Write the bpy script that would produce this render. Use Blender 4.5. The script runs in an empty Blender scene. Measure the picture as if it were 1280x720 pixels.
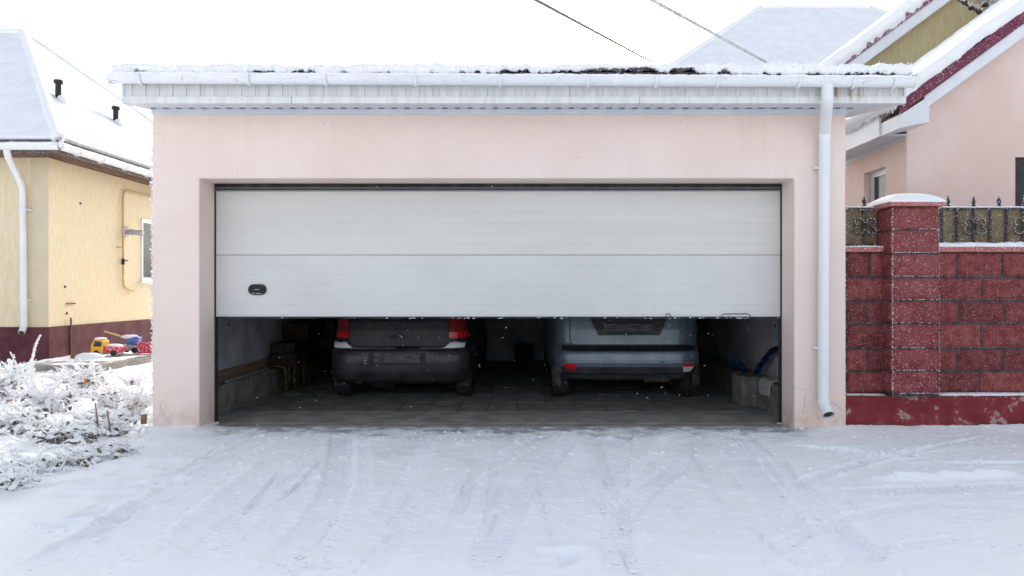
import bpy, math, random
import numpy as np
from mathutils import Vector, Matrix
random.seed(7); RNG = np.random.default_rng(7)
C = bpy.context.scene.collection
R = math.radians
F = 920.0; CX = 655.0; CY = 362.0; CH = 1.28
def at(px, py, D): return ((px-CX)/F*D, D, CH-(py-CY)/F*D)
def gnd(px, py, z=0.0):
    D = (CH-z)*F/(py-CY); return ((px-CX)/F*D, D)

def stk(l, axis=0):
    return np.stack(np.broadcast_arrays(*l) if axis == -1 else l, axis)
# ------------------------------------------------------------------ noise
def _hash(ix, iy, iz):
    h = (ix*374761393 + iy*668265263 + iz*2147483647*3) & 0xffffffff
    h = ((h ^ (h >> 13))*1274126177) & 0xffffffff
    h = (h ^ (h >> 16)) & 0xffffff
    return h/float(0xffffff)
def vnoise(x, y, z=0.0):
    x, y, z = np.broadcast_arrays(np.asarray(x, float), np.asarray(y, float), np.asarray(z, float))
    xi = np.floor(x).astype(np.int64); yi = np.floor(y).astype(np.int64); zi = np.floor(z).astype(np.int64)
    fx = x-xi; fy = y-yi; fz = z-zi
    u = fx*fx*(3-2*fx); v = fy*fy*(3-2*fy); w = fz*fz*(3-2*fz)
    r = 0
    for dx in (0, 1):
        for dy in (0, 1):
            for dz in (0, 1):
                r = r + _hash(xi+dx, yi+dy, zi+dz)*(u if dx else 1-u)*(v if dy else 1-v)*(w if dz else 1-w)
    return r*2-1
def fbm(x, y, z=0.0, o=4, g=.5):
    s = 0; a = 1; f = 1; t = 0
    for i in range(o):
        s = s + a*vnoise(np.asarray(x)*f+i*17.3, np.asarray(y)*f+i*9.1, np.asarray(z)*f+i*5.7); t += a; a *= g; f *= 2.03
    return s/t
def sstep(a, b, x):
    t = np.clip((x-a)/(b-a), 0, 1); return t*t*(3-2*t)

# ------------------------------------------------------------------ materials
def mat(name, c1, c2=None, rough=.8, nscale=3., bump=0., bscale=30., metal=0., spec=.3, frost=0., fscale=60.,
        frost_col=(.82, .84, .88), stretch=(1, 1, 1), ramp=(.35, .65), coat=0., detail=5., extra=None, bdist=.01, bump2=None, sss=0.):
    m = bpy.data.materials.new(name); m.use_nodes = True; nt = m.node_tree; N = nt.nodes; L = nt.links
    b = N['Principled BSDF']; b.inputs['Roughness'].default_value = rough; b.inputs['Metallic'].default_value = metal
    b.inputs['Specular IOR Level'].default_value = spec; b.inputs['Coat Weight'].default_value = coat
    tc = N.new('ShaderNodeNewGeometry'); mp = N.new('ShaderNodeMapping'); L.new(tc.outputs['Position'], mp.inputs['Vector'])
    mp.inputs['Scale'].default_value = stretch; vec = mp.outputs['Vector']
    def noise(s, d=detail, r=.55, v=None):
        n = N.new('ShaderNodeTexNoise'); n.inputs['Scale'].default_value = s; n.inputs['Detail'].default_value = d
        n.inputs['Roughness'].default_value = r; L.new(v or vec, n.inputs['Vector']); return n.outputs['Fac']
    def rampn(f, a, bb):
        r = N.new('ShaderNodeMapRange'); r.interpolation_type = 'SMOOTHSTEP'; L.new(f, r.inputs['Value'])
        r.inputs['From Min'].default_value = a; r.inputs['From Max'].default_value = bb; return r.outputs['Result']
    def mix(f, a, bb):
        x = N.new('ShaderNodeMix'); x.data_type = 'RGBA'
        if f is None: x.inputs[0].default_value = 1
        elif isinstance(f, (int, float)): x.inputs[0].default_value = f
        else: L.new(f, x.inputs[0])
        for i, c in ((6, a), (7, bb)):
            if isinstance(c, tuple): x.inputs[i].default_value = (*c, 1)
            else: L.new(c, x.inputs[i])
        return x.outputs[2]
    def math_(op, a, bb=None):
        x = N.new('ShaderNodeMath'); x.operation = op
        for i, c in ((0, a), (1, bb)):
            if c is None: continue
            if isinstance(c, (int, float)): x.inputs[i].default_value = c
            else: L.new(c, x.inputs[i])
        return x.outputs[0]
    col = mix(rampn(noise(nscale), *ramp), c1, c2) if c2 else None
    H = dict(N=N, L=L, noise=noise, ramp=rampn, mix=mix, math=math_, pos=tc.outputs['Position'], vec=vec, bsdf=b)
    if extra: col = extra(H, col if col is not None else c1)
    if frost > 0:
        f = rampn(noise(fscale, 3., .7), .62-frost*.2, .68-frost*.2)
        col = mix(f, col if col is not None else c1, frost_col)
    if col is None or isinstance(col, tuple): b.inputs['Base Color'].default_value = (*(col or c1), 1)
    else: L.new(col, b.inputs['Base Color'])
    if bump > 0:
        bn = N.new('ShaderNodeBump'); bn.inputs['Strength'].default_value = bump; bn.inputs['Distance'].default_value = bdist
        hh = noise(bscale, 6., .6)
        if bump2: hh = math_('ADD', hh, bump2(H))
        L.new(hh, bn.inputs['Height']); L.new(bn.outputs['Normal'], b.inputs['Normal'])
    if sss:
        b.inputs['Subsurface Weight'].default_value = sss; b.inputs['Subsurface Radius'].default_value = (.02, .025, .03); b.inputs['Subsurface Scale'].default_value = .5
    return m
def sepz(H, axis='Z'):
    s = H['N'].new('ShaderNodeSeparateXYZ'); H['L'].new(H['pos'], s.inputs[0]); return s.outputs[axis]

def crackx(H, col):
    n = H['N']; L = H['L']
    nz = n.new('ShaderNodeTexNoise'); nz.inputs['Scale'].default_value = 6; L.new(H['pos'], nz.inputs['Vector'])
    mx = n.new('ShaderNodeVectorMath'); mx.operation = 'MULTIPLY_ADD'; L.new(nz.outputs['Color'], mx.inputs[0]); mx.inputs[1].default_value = (.16, .16, .16); L.new(H['pos'], mx.inputs[2])
    v = n.new('ShaderNodeTexVoronoi'); v.feature = 'DISTANCE_TO_EDGE'; v.inputs['Scale'].default_value = 2.6; L.new(mx.outputs[0], v.inputs['Vector'])
    line = H['ramp'](v.outputs['Distance'], .006, .0015)
    low = H['ramp'](sepz(H), .55, .2)
    msk = H['math']('MULTIPLY', H['math']('MULTIPLY', line, low), H['ramp'](H['noise'](2.3), .42, .55))
    # warm damp staining near the bottom and small pits
    st = H['math']('MULTIPLY', H['ramp'](sepz(H), .5, .0), H['ramp'](H['noise'](5.), .4, .7))
    col = H['mix'](H['math']('MULTIPLY', st, .55), col, (.70, .47, .36))
    col = H['mix'](H['math']('MULTIPLY', H['ramp'](sepz(H), 2.35, 2.9), .35), col, (.80, .60, .50))  # warm light bounced up under the soffit, painted into the wall colour
    mp2 = n.new('ShaderNodeMapping'); mp2.inputs['Scale'].default_value = (7, 7, .35); L.new(H['pos'], mp2.inputs['Vector'])
    drip = H['math']('MULTIPLY', H['ramp'](H['noise'](1.6, 5., .6, mp2.outputs['Vector']), .5, .72), H['ramp'](sepz(H), 1.6, 2.9))
    col = H['mix'](H['math']('MULTIPLY', drip, .16), col, (.66, .52, .45))
    col = H['mix'](H['math']('MULTIPLY', H['ramp'](H['noise'](.9, 6., .65), .48, .68), .22), col, (.74, .64, .63))
    spl = H['math']('MULTIPLY', H['ramp'](sepz(H), .30, .02), H['ramp'](H['noise'](16., 5., .7), .42, .62))
    col = H['mix'](H['math']('MULTIPLY', spl, .40), col, (.46, .36, .31))
    pits = H['ramp'](H['noise'](38., 1.), .76, .80)
    col = H['mix'](H['math']('MULTIPLY', pits, .6), col, (.45, .30, .26))
    return H['mix'](H['math']('MULTIPLY', msk, .8), col, (.22, .15, .13))
M = {}
M['stucco'] = mat('pink_stucco', (.80, .655, .590), (.84, .705, .645), rough=.92, nscale=1.3, bump=.35, bscale=45, spec=.1, extra=crackx, bdist=.006, bump2=lambda H: H['math']('MULTIPLY', H['noise'](170., 3., .7), .9))
M['plaster'] = mat('grey_plaster', (.30, .31, .34), (.42, .43, .46), rough=.95, nscale=2.2, bump=.3, bscale=20, spec=.1)
def doorx(H, col):
    d = H['math']('MULTIPLY', H['ramp'](H['noise'](26., 2., .8), .735, .75), H['ramp'](sepz(H), 1.55, 1.1))
    col = H['mix'](H['math']('MULTIPLY', H['ramp'](H['noise'](9.), .55, .75), .25), col, (.66, .66, .64))
    return H['mix'](H['math']('MULTIPLY', d, .8), col, (.12, .11, .10))
M['door'] = mat('white_door_panel', (.605, .60, .585), (.65, .645, .63), rough=.45, nscale=1.1, bump=.12, bscale=160, spec=.35, extra=doorx, bdist=.001)
M['door_top'] = mat('cream_door_panel', (.62, .61, .575), (.65, .645, .61), rough=.45, nscale=1.1, bump=.12, bscale=160, spec=.35, bdist=.001, stretch=(.4, 1, 4))
M['rubber'] = mat('black_rubber', (.02, .021, .02), (.045, .045, .04), rough=.6, nscale=9, bump=.1, bscale=30)
M['blackplastic'] = mat('black_plastic', (.015, .015, .017), (.03, .03, .03), rough=.45, nscale=20, bump=.2, bscale=80)
M['whitemetal'] = mat('white_painted_metal', (.76, .775, .80), (.81, .82, .84), rough=.4, nscale=3, bump=.15, bscale=90)
def rustx(H, col):
    x = sepz(H, 'X')
    m = H['math']('MULTIPLY', H['ramp'](H['noise'](1., 2., .6), .60, .72), H['ramp'](x, -.8, 1.4))
    m = H['math']('MULTIPLY', m, H['ramp'](sepz(H), 2.86, 3.0))
    return H['mix'](H['math']('MULTIPLY', m, .75), col, (.42, .23, .18))
M['fascia'] = mat('white_ribbed_cladding', (.66, .67, .655), (.74, .75, .74), rough=.5, nscale=3, stretch=(9, 1, 1.2), bump=.15, bscale=40, extra=rustx)
M['soffit'] = mat('white_soffit', (.62, .66, .72), (.70, .73, .78), rough=.5, nscale=6, bump=.1, bscale=60)
M['trim'] = mat('pale_blue_trim', (.60, .66, .70), (.66, .71, .74), rough=.5, nscale=5)
M['tile_dark'] = mat('dark_metal_tile', (.05, .035, .04), (.11, .085, .10), rough=.4, nscale=20, frost=.3, fscale=60)
def sb2(H):
    return H['math']('MULTIPLY', H['noise'](260., 2.), .25)
M['snow'] = mat('fresh_snow', (.86, .875, .90), (.90, .905, .92), rough=.75, nscale=2.5, bump=.5, bscale=55, spec=.25, bdist=.008, bump2=sb2)
M['rime'] = mat('hoarfrost', (.90, .91, .93), (.93, .935, .945), rough=.6, nscale=30, bump=.5, bscale=150, spec=.3, bdist=.003)
def tiles(H):
    w = H['N'].new('ShaderNodeTexWave'); w.bands_direction = 'X'; w.inputs['Scale'].default_value = 1.75; w.inputs['Distortion'].default_value = .6; w.inputs['Detail'].default_value = 1
    H['L'].new(H['pos'], w.inputs['Vector'])
    w2 = H['N'].new('ShaderNodeTexWave'); w2.bands_direction = 'Z'; w2.wave_profile = 'SAW'; w2.inputs['Scale'].default_value = 1.6; w2.inputs['Distortion'].default_value = .4
    H['L'].new(H['pos'], w2.inputs['Vector'])
    return H['math']('ADD', H['math']('MULTIPLY', w.outputs['Fac'], .9), H['math']('MULTIPLY', w2.outputs['Fac'], .9))
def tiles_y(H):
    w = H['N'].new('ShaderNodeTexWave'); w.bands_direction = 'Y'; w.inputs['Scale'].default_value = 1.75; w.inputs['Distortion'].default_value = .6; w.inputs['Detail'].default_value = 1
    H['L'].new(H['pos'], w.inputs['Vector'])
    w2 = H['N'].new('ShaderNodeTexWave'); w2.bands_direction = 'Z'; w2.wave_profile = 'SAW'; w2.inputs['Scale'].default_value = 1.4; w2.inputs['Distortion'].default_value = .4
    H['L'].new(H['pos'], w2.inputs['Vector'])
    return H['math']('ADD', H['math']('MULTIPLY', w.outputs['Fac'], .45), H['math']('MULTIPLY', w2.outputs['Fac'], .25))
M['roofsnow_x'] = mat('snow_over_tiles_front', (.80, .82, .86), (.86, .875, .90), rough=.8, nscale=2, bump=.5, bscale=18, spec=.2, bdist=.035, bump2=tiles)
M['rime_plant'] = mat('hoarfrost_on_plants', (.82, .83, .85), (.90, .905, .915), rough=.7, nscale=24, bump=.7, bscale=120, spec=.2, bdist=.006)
M['roofsnow_y'] = mat('snow_over_tiles_side', (.44, .46, .50), (.53, .55, .59), rough=.8, nscale=2, bump=.5, bscale=18, spec=.2, bdist=.035, bump2=tiles_y)  # snow colour darkened to offset the sunlight on the side slopes
def groundx(H, col):
    y = sepz(H, 'Y'); x = sepz(H, 'X')
    # trodden, driven snow on the drive: greyer than the fresh snow at its sides
    drive = H['math']('MULTIPLY', H['ramp'](x, -3.6, -2.0), H['ramp'](H['noise'](.6, 5.), .25, .55))
    col = H['mix'](H['math']('MULTIPLY', drive, .3), col, (.83, .865, .93))
    at_ = H['N'].new('ShaderNodeAttribute'); at_.attribute_name = 'pack_shade'
    col = H['mix'](H['math']('MULTIPLY', at_.outputs['Fac'], H['ramp'](H['noise'](14., 6., .65), .30, .56)), col, (.74, .78, .86))  # packed snow grey, with groove shade painted into the treads
    lane = H['math']('MULTIPLY', H['ramp'](H['noise'](1.7, 6., .65), .5, .64), H['math']('MULTIPLY', H['ramp'](y, 4.0, 6.9), H['math']('MULTIPLY', H['ramp'](x, -2.6, -1.2), H['ramp'](x, 3.2, 1.9))))
    col = H['mix'](H['math']('MULTIPLY', lane, .42), col, (.58, .61, .66))
    # dirt crumbs and the bare wet strip by the threshold
    n = H['math']('ADD', H['noise'](3.2, 7., .7), H['math']('MULTIPLY', y, .55))
    near = H['math']('MULTIPLY', H['ramp'](n, 3.98, 4.28), H['math']('MULTIPLY', H['ramp'](x, -3.0, -2.5), H['ramp'](x, 2.9, 2.4)))
    near = H['math']('MULTIPLY', near, H['ramp'](H['noise'](7., 6., .7), .36, .56))
    col = H['mix'](H['math']('MULTIPLY', near, .85), col, (.20, .20, .205))
    crumbs = H['math']('MULTIPLY', H['ramp'](H['noise'](30., 1.), .775, .79), H['ramp'](H['noise'](1.4), .5, .62))
    return H['mix'](H['math']('MULTIPLY', crumbs, .45), col, (.3, .29, .28))
M['ground'] = mat('driven_snow', (.88, .895, .915), (.91, .92, .935), rough=.7, nscale=1.2, bump=.6, bscale=24, spec=.25, bdist=.012, extra=groundx, bump2=lambda H: H['math']('MULTIPLY', H['noise'](120., 3.), .35))
def floorx(H, col):
    y = sepz(H, 'Y')
    m = H['math']('MULTIPLY', H['ramp'](H['noise'](5., 6., .7), .60, .72), H['ramp'](y, 8.9, 7.2))
    return H['mix'](H['math']('MULTIPLY', m, .5), col, (.45, .46, .5))
M['concrete'] = mat('worn_concrete', (.21, .195, .18), (.32, .30, .275), rough=.85, nscale=4, bump=.4, bscale=25, extra=floorx)
M['paver'] = mat('dirty_pavers', (.15, .14, .13), (.24, .225, .21), rough=.75, nscale=5, bump=.4, bscale=30, extra=floorx)
M['ledge'] = mat('grey_cement', (.14, .13, .12), (.24, .22, .20), rough=.95, nscale=7, bump=.8, bscale=14, bdist=.03)
M['bark_board'] = mat('rough_brown_board', (.16, .10, .075), (.25, .17, .13), rough=.85, nscale=8, stretch=(1, .2, 4), bump=.4, bscale=30)
M['steel'] = mat('grey_steel', (.42, .43, .45), (.52, .53, .55), rough=.4, metal=.6, nscale=10)
M['darkwood'] = mat('dark_boards', (.025, .02, .018), (.05, .04, .033), rough=.85, nscale=8, bump=.4, bscale=30)
M['carpet'] = mat('ochre_rug', (.07, .05, .022), (.16, .12, .055), rough=1, nscale=14, bump=.6, bscale=90)
M['carpet_dark'] = mat('brown_rug', (.05, .035, .025), (.10, .07, .045), rough=1, nscale=14, bump=.6, bscale=90)
M['cloth'] = mat('grey_rag', (.30, .29, .28), (.42, .40, .38), rough=1, nscale=18, bump=.5, bscale=50)
M['bluepipe'] = mat('blue_plastic', (.006, .02, .09), (.010, .035, .16), rough=.4, nscale=12)
M['blackpipe'] = mat('black_pipe', (.015, .015, .02), rough=.4)
M['switch'] = mat('beige_plastic', (.35, .33, .28), (.42, .40, .34), rough=.5, nscale=10)
M['stucco_yellow'] = mat('yellow_render', (.76, .635, .42), (.80, .70, .50), rough=.95, nscale=9, stretch=(3, 3, .6), bump=.6, bscale=22, spec=.1, bdist=.012, frost=0)
M['plinth_wine'] = mat('wine_plinth', (.085, .022, .030), (.13, .042, .050), rough=.8, nscale=4, bump=.4, bscale=30, frost=0)
M['brown_soffit'] = mat('brown_timber_soffit', (.13, .075, .05), (.22, .14, .10), rough=.8, nscale=5, stretch=(1, .2, 1), bump=.3, bscale=30)
M['gaspipe'] = mat('yellow_gas_pipe', (.50, .33, .14), (.60, .42, .22), rough=.5, nscale=12)
M['grey'] = mat('grey_metal', (.33, .34, .36), (.42, .43, .45), rough=.5, nscale=12)
M['glass'] = mat('dark_window_glass', (.035, .05, .06), (.07, .09, .10), rough=.12, nscale=2, spec=.12)
M['pvc'] = mat('white_pvc', (.70, .74, .78), (.76, .79, .82), rough=.4, nscale=6)
M['pinkhouse'] = mat('pink_render', (.78, .60, .54), (.83, .67, .61), rough=.95, nscale=1.4, bump=.3, bscale=50, spec=.1, bdist=.004)
M['olive'] = mat('olive_yellow_render', (.58, .52, .29), (.64, .58, .36), rough=.95, nscale=9, stretch=(3, 3, .5), bump=.6, bscale=22, bdist=.012, spec=.1)
M['maroon'] = mat('maroon_flashing', (.125, .012, .04), (.17, .025, .06), rough=.4, nscale=8, frost=.03, fscale=70)
M['maroon_frost'] = mat('frosted_maroon_flashing', (.14, .03, .07), (.22, .08, .13), rough=.5, nscale=14, frost=.36, fscale=60)
M['whiteboard'] = mat('white_cladding_board', (.70, .73, .77), (.76, .78, .81), rough=.5, nscale=4, bump=.1, bscale=40, frost=.1, fscale=30)
M['brownframe'] = mat('dark_brown_frame', (.035, .015, .02), (.06, .03, .035), rough=.4, nscale=9)
def bx(H, col):
    # every block fades or darkens a little differently
    v = H['N'].new('ShaderNodeTexVoronoi'); v.inputs['Scale'].default_value = 2.3; H['L'].new(H['pos'], v.inputs['Vector'])
    col = H['mix'](H['math']('MULTIPLY', H['ramp'](H['noise'](2.2), .35, .7), .6), col, (.25, .075, .07))
    return col
for i_, (ca, cb_) in enumerate((((.155, .026, .028), (.235, .055, .053)), ((.19, .034, .034), (.27, .070, .064)), ((.115, .020, .024), (.19, .044, .045)))):
    M['block%d' % i_] = mat('split_red_block_tone_%s' % 'abc'[i_], ca, cb_, rough=.8, nscale=14, bump=1., bscale=22, bdist=.022, frost=.06, fscale=110, frost_col=(.62, .48, .50))
M['block'] = mat('split_red_block', (.20, .032, .036), (.31, .075, .072), rough=.8, nscale=16, bump=.8, bscale=26, bdist=.015, frost=.05, fscale=110, frost_col=(.66, .52, .54), extra=bx)
M['block_pillar'] = mat('frosty_red_block', (.145, .022, .027), (.24, .052, .055), rough=.8, nscale=14, bump=.8, bscale=26, bdist=.015, frost=.10, fscale=85, frost_col=(.66, .50, .52), extra=bx)
M['mortar'] = mat('dark_mortar', (.045, .036, .040), (.085, .072, .078), rough=.95, nscale=14, bump=.4, bscale=40)
def peel(H, col):
    p = H['ramp'](H['noise'](6., 8., .75), .565, .585)
    c2 = H['mix'](H['ramp'](H['noise'](30.), .4, .6), (.24, .21, .17), (.42, .24, .22))
    return H['mix'](p, col, c2)
M['redplinth'] = mat('peeling_red_paint', (.155, .010, .018), (.22, .024, .032), rough=.45, nscale=6, bump=.5, bscale=20, extra=peel)
M['coping'] = mat('pinkish_red_coping', (.42, .12, .11), (.50, .19, .17), rough=.8, nscale=9, bump=.4, bscale=30, frost=.1, fscale=60)
M['iron'] = mat('black_wrought_iron', (.02, .02, .024), (.04, .04, .045), rough=.5, nscale=15, frost=.04, fscale=90)
M['polyc'] = mat('bronze_sheet', (.13, .085, .04), (.19, .135, .075), rough=.35, nscale=2.5, bump=.1, bscale=20, frost=.06, fscale=90)
M['car_dark'] = mat('dirty_black_car_paint', (.012, .013, .017), (.028, .028, .032), rough=.42, nscale=4, spec=.35, coat=.08, bump=.03, bscale=60)
M['car_bumper'] = mat('dusty_black_bumper', (.018, .018, .021), (.042, .041, .044), rough=.45, nscale=5, spec=.5, coat=.15)
M['car_blue'] = mat('steel_blue_car_paint', (.10, .135, .18), (.155, .19, .235), rough=.34, metal=.25, nscale=4, spec=.5, coat=.4)
M['car_black'] = mat('car_black_trim', (.012, .012, .013), (.025, .025, .025), rough=.5, nscale=8)
M['tyre'] = mat('tyre_rubber', (.015, .015, .016), (.035, .034, .033), rough=.85, nscale=14, bump=.8, bscale=50, bdist=.02)
M['rim'] = mat('dull_rim', (.2, .2, .21), rough=.4, metal=.7)
M['red_lamp'] = mat('red_lamp_lens', (.75, .008, .015), (.60, .006, .012), rough=.15, nscale=20, spec=.6, coat=.6)
M['smoke_lamp'] = mat('smoked_red_lens', (.20, .012, .016), (.28, .02, .022), rough=.15, nscale=10, spec=.6, coat=.6)
M['white_lamp'] = mat('clear_lamp_lens', (.55, .50, .46), (.65, .6, .55), rough=.2, nscale=20, spec=.6)
M['plate'] = mat('grimy_plate', (.045, .045, .05), (.13, .125, .125), rough=.6, nscale=14, stretch=(.6, 1, 2))
M['mud'] = mat('muddy_flap', (.04, .036, .032), (.085, .075, .062), rough=.95, nscale=16, bump=.5, bscale=40)
M['stem'] = mat('dry_brown_stem', (.10, .055, .035), (.20, .12, .08), rough=.9, nscale=30)
M['red_stem'] = mat('reddish_stem', (.22, .06, .04), (.32, .11, .07), rough=.9, nscale=30)
M['orange_leaf'] = mat('orange_leaf', (.55, .22, .04), (.45, .16, .03), rough=.8, nscale=60)
M['leaf'] = mat('dead_dark_leaf', (.05, .045, .03), (.14, .10, .06), rough=.9, nscale=16, frost=.3, fscale=60)
M['toy_yellow'] = mat('yellow_toy_plastic', (.85, .45, .02), (.80, .40, .02), rough=.4, nscale=20)
M['toy_red'] = mat('red_toy_plastic', (.62, .02, .07), (.55, .02, .05), rough=.4, nscale=20, frost=.3, fscale=40)
M['toy_blue'] = mat('blue_toy_plastic', (.04, .09, .38), (.06, .12, .42), rough=.4, nscale=20, frost=.2, fscale=40)
M['toy_grey'] = mat('grey_toy_plastic', (.25, .27, .30), (.33, .35, .38), rough=.5, nscale=20, frost=.3, fscale=40)
M['brick'] = mat('brown_brick', (.16, .07, .05), (.24, .11, .08), rough=.9, nscale=20, bump=.4, bscale=60)
M['frost_wire'] = mat('frosty_cable', (.38, .39, .41), (.60, .61, .63), rough=.8, nscale=6)
M['wire'] = mat('dark_cable', (.10, .10, .11), rough=.6)

# ------------------------------------------------------------------ object helpers
def tag(o, label=None, cat=None, group=None, kind=None):
    if label: o['label'] = label
    if cat: o['category'] = cat
    if group: o['group'] = group
    if kind: o['kind'] = kind
    return o
def empty(name, loc, label, cat, group=None):
    o = bpy.data.objects.new(name, None); o.location = loc; o.empty_display_size = .2; C.objects.link(o)
    return tag(o, label, cat, group)
def wloc(o):
    v = Vector(o.location)
    while o.parent: o = o.parent; v += Vector(o.location)
    return v
class MB:
    def __init__(s): s.v = []; s.f = []; s.mi = []; s.cur = 0
    def add(s, vs, fs):
        n = len(s.v); s.v.extend([tuple(map(float, p)) for p in vs])
        s.f.extend([tuple(i+n for i in f) for f in fs]); s.mi.extend([s.cur]*len(fs)); return s
    def box(s, x0, y0, z0, x1, y1, z1):
        return s.add([(x0, y0, z0), (x1, y0, z0), (x1, y1, z0), (x0, y1, z0), (x0, y0, z1), (x1, y0, z1), (x1, y1, z1), (x0, y1, z1)],
                     [(0, 3, 2, 1), (4, 5, 6, 7), (0, 1, 5, 4), (1, 2, 6, 5), (2, 3, 7, 6), (3, 0, 4, 7)])
    def grid(s, P, close=False, flip=False):
        P = np.asarray(P); n, m = P.shape[:2]; fs = []
        idx = np.arange(n*m).reshape(n, m)
        mm = m if close else m-1
        for i in range(n-1):
            for j in range(mm):
                a, b, c, d = idx[i, j], idx[i, (j+1) % m], idx[i+1, (j+1) % m], idx[i+1, j]
                fs.append((a, d, c, b) if flip else (a, b, c, d))
        return s.add(P.reshape(-1, 3), [tuple(int(q) for q in f) for f in fs])
    def tube(s, pts, r, n=8, caps=True, lump=0., lf=20., seed=0., squash=(1, 1)):
        pts = [Vector(p) for p in pts]; k = len(pts)
        rr = r if hasattr(r, '__len__') else [r]*k
        rows = []; up = Vector((0, 0, 1))
        t0 = (pts[1]-pts[0]).normalized()
        if abs(t0.z) > .9: up = Vector((0, 1, 0))
        a = t0.cross(up).normalized()
        for i, p in enumerate(pts):
            t = (pts[min(i+1, k-1)]-pts[max(i-1, 0)]).normalized()
            a = (a-t*a.dot(t)).normalized(); b = t.cross(a)
            row = []
            for j in range(n):
                th = 2*math.pi*j/n; q = p+(a*math.cos(th)*squash[0]+b*math.sin(th)*squash[1])*rr[i]; row.append(q)
            rows.append(row)
        P = np.array([[list(q) for q in row] for row in rows])
        if lump:
            cen = np.array([list(p) for p in pts])[:, None, :]
            d = P-cen; nz = fbm(P[..., 0]*lf+seed, P[..., 1]*lf, P[..., 2]*lf, 3)
            P = cen+d*(1+lump*nz)[..., None]
        base = len(s.v); s.grid(P, close=True)
        if caps:
            s.f.append(tuple(base+j for j in range(n))[::-1]); s.f.append(tuple(base+(k-1)*n+j for j in range(n))); s.mi += [s.cur]*2
        return s
    def prism(s, poly, axis, a, b):
        # poly: 2-D outline; axis 'x','y','z' extrudes between a and b
        def p3(p, t): return {'x': (t, p[0], p[1]), 'y': (p[0], t, p[1]), 'z': (p[0], p[1], t)}[axis]
        n = len(poly); vs = [p3(p, a) for p in poly]+[p3(p, b) for p in poly]
        fs = [tuple(range(n))[::-1], tuple(range(n, 2*n))]+[(i, (i+1) % n, n+(i+1) % n, n+i) for i in range(n)]
        return s.add(vs, fs)
    def ball(s, c, r, lump=0., lf=8., nu=12, nv=8, sq=(1, 1, 1)):
        u = np.linspace(0, 2*math.pi, nu, endpoint=False); v = np.linspace(.001, math.pi-.001, nv)
        V, U = np.meshgrid(v, u, indexing='ij')
        P = stk([np.sin(V)*np.cos(U), np.sin(V)*np.sin(U), np.cos(V)], -1)
        if lump: P = P*(1+lump*fbm(P[..., 0]*lf*.3+c[0]*9, P[..., 1]*lf*.3+c[1]*9, P[..., 2]*lf*.3+c[2]*9, 3))[..., None]
        P = P*r*np.array(sq)+np.array(c)
        return s.grid(P, close=True, flip=True)
    def build(s, name, m, parent=None, smooth=False, bevel=0., fixn=True):
        me = bpy.data.meshes.new(name); off = wloc(parent) if parent else Vector()
        V = np.array(s.v)-np.array(off); me.from_pydata(V.tolist(), [], s.f)
        for q in (m if isinstance(m, (list, tuple)) else [m]): me.materials.append(q)
        if any(s.mi): me.polygons.foreach_set('material_index', s.mi)
        if fixn:
            import bmesh
            bm = bmesh.new(); bm.from_mesh(me); bmesh.ops.recalc_face_normals(bm, faces=bm.faces); bm.to_mesh(me); bm.free()
        if smooth:
            me.polygons.foreach_set('use_smooth', [True]*len(me.polygons))
            if smooth != 'all': me.set_sharp_from_angle(angle=R(smooth if isinstance(smooth, (int, float)) and smooth > 1 else 40))
        me.update()
        o = bpy.data.objects.new(name, me); C.objects.link(o)
        if parent: o.parent = parent
        if bevel:
            b = o.modifiers.new('bevel', 'BEVEL'); b.width = bevel; b.segments = 2; b.limit_method = 'ANGLE'
        return o
def bez(pts, n=10):
    # Catmull-Rom through the points
    P = [Vector(p) for p in pts]; P = [P[0]*2-P[1]]+P+[P[-1]*2-P[-2]]; out = []
    for i in range(1, len(P)-2):
        for k in range(n):
            t = k/n; a, b, c, d = P[i-1], P[i], P[i+1], P[i+2]
            out.append(.5*((2*b)+(c-a)*t+(2*a-5*b+4*c-d)*t*t+(3*b-a-3*c+d)*t**3))
    out.append(P[-2]); return out
def fillet(pts, r, n=5):
    P = [Vector(p) for p in pts]; out = [P[0]]
    for i in range(1, len(P)-1):
        a = (P[i-1]-P[i]); b = (P[i+1]-P[i]); rr = min(r, a.length*.45, b.length*.45)
        A = P[i]+a.normalized()*rr; B = P[i]+b.normalized()*rr
        for k in range(n+1):
            t = k/n; out.append(A*(1-t)**2+P[i]*2*t*(1-t)+B*t*t)
    out.append(P[-1]); return out
def rime(mb, pts, size=.012, spread=.01, rng=random):
    for p in pts:
        c = [p[i]+rng.gauss(0, spread) for i in range(3)]; s = size*rng.uniform(.4, 1.3)
        q = [[c[i]+rng.uniform(-1, 1)*s for i in range(3)] for _ in range(4)]
        mb.add(q, [(0, 1, 2), (0, 2, 3), (0, 3, 1), (1, 3, 2)])
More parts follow.
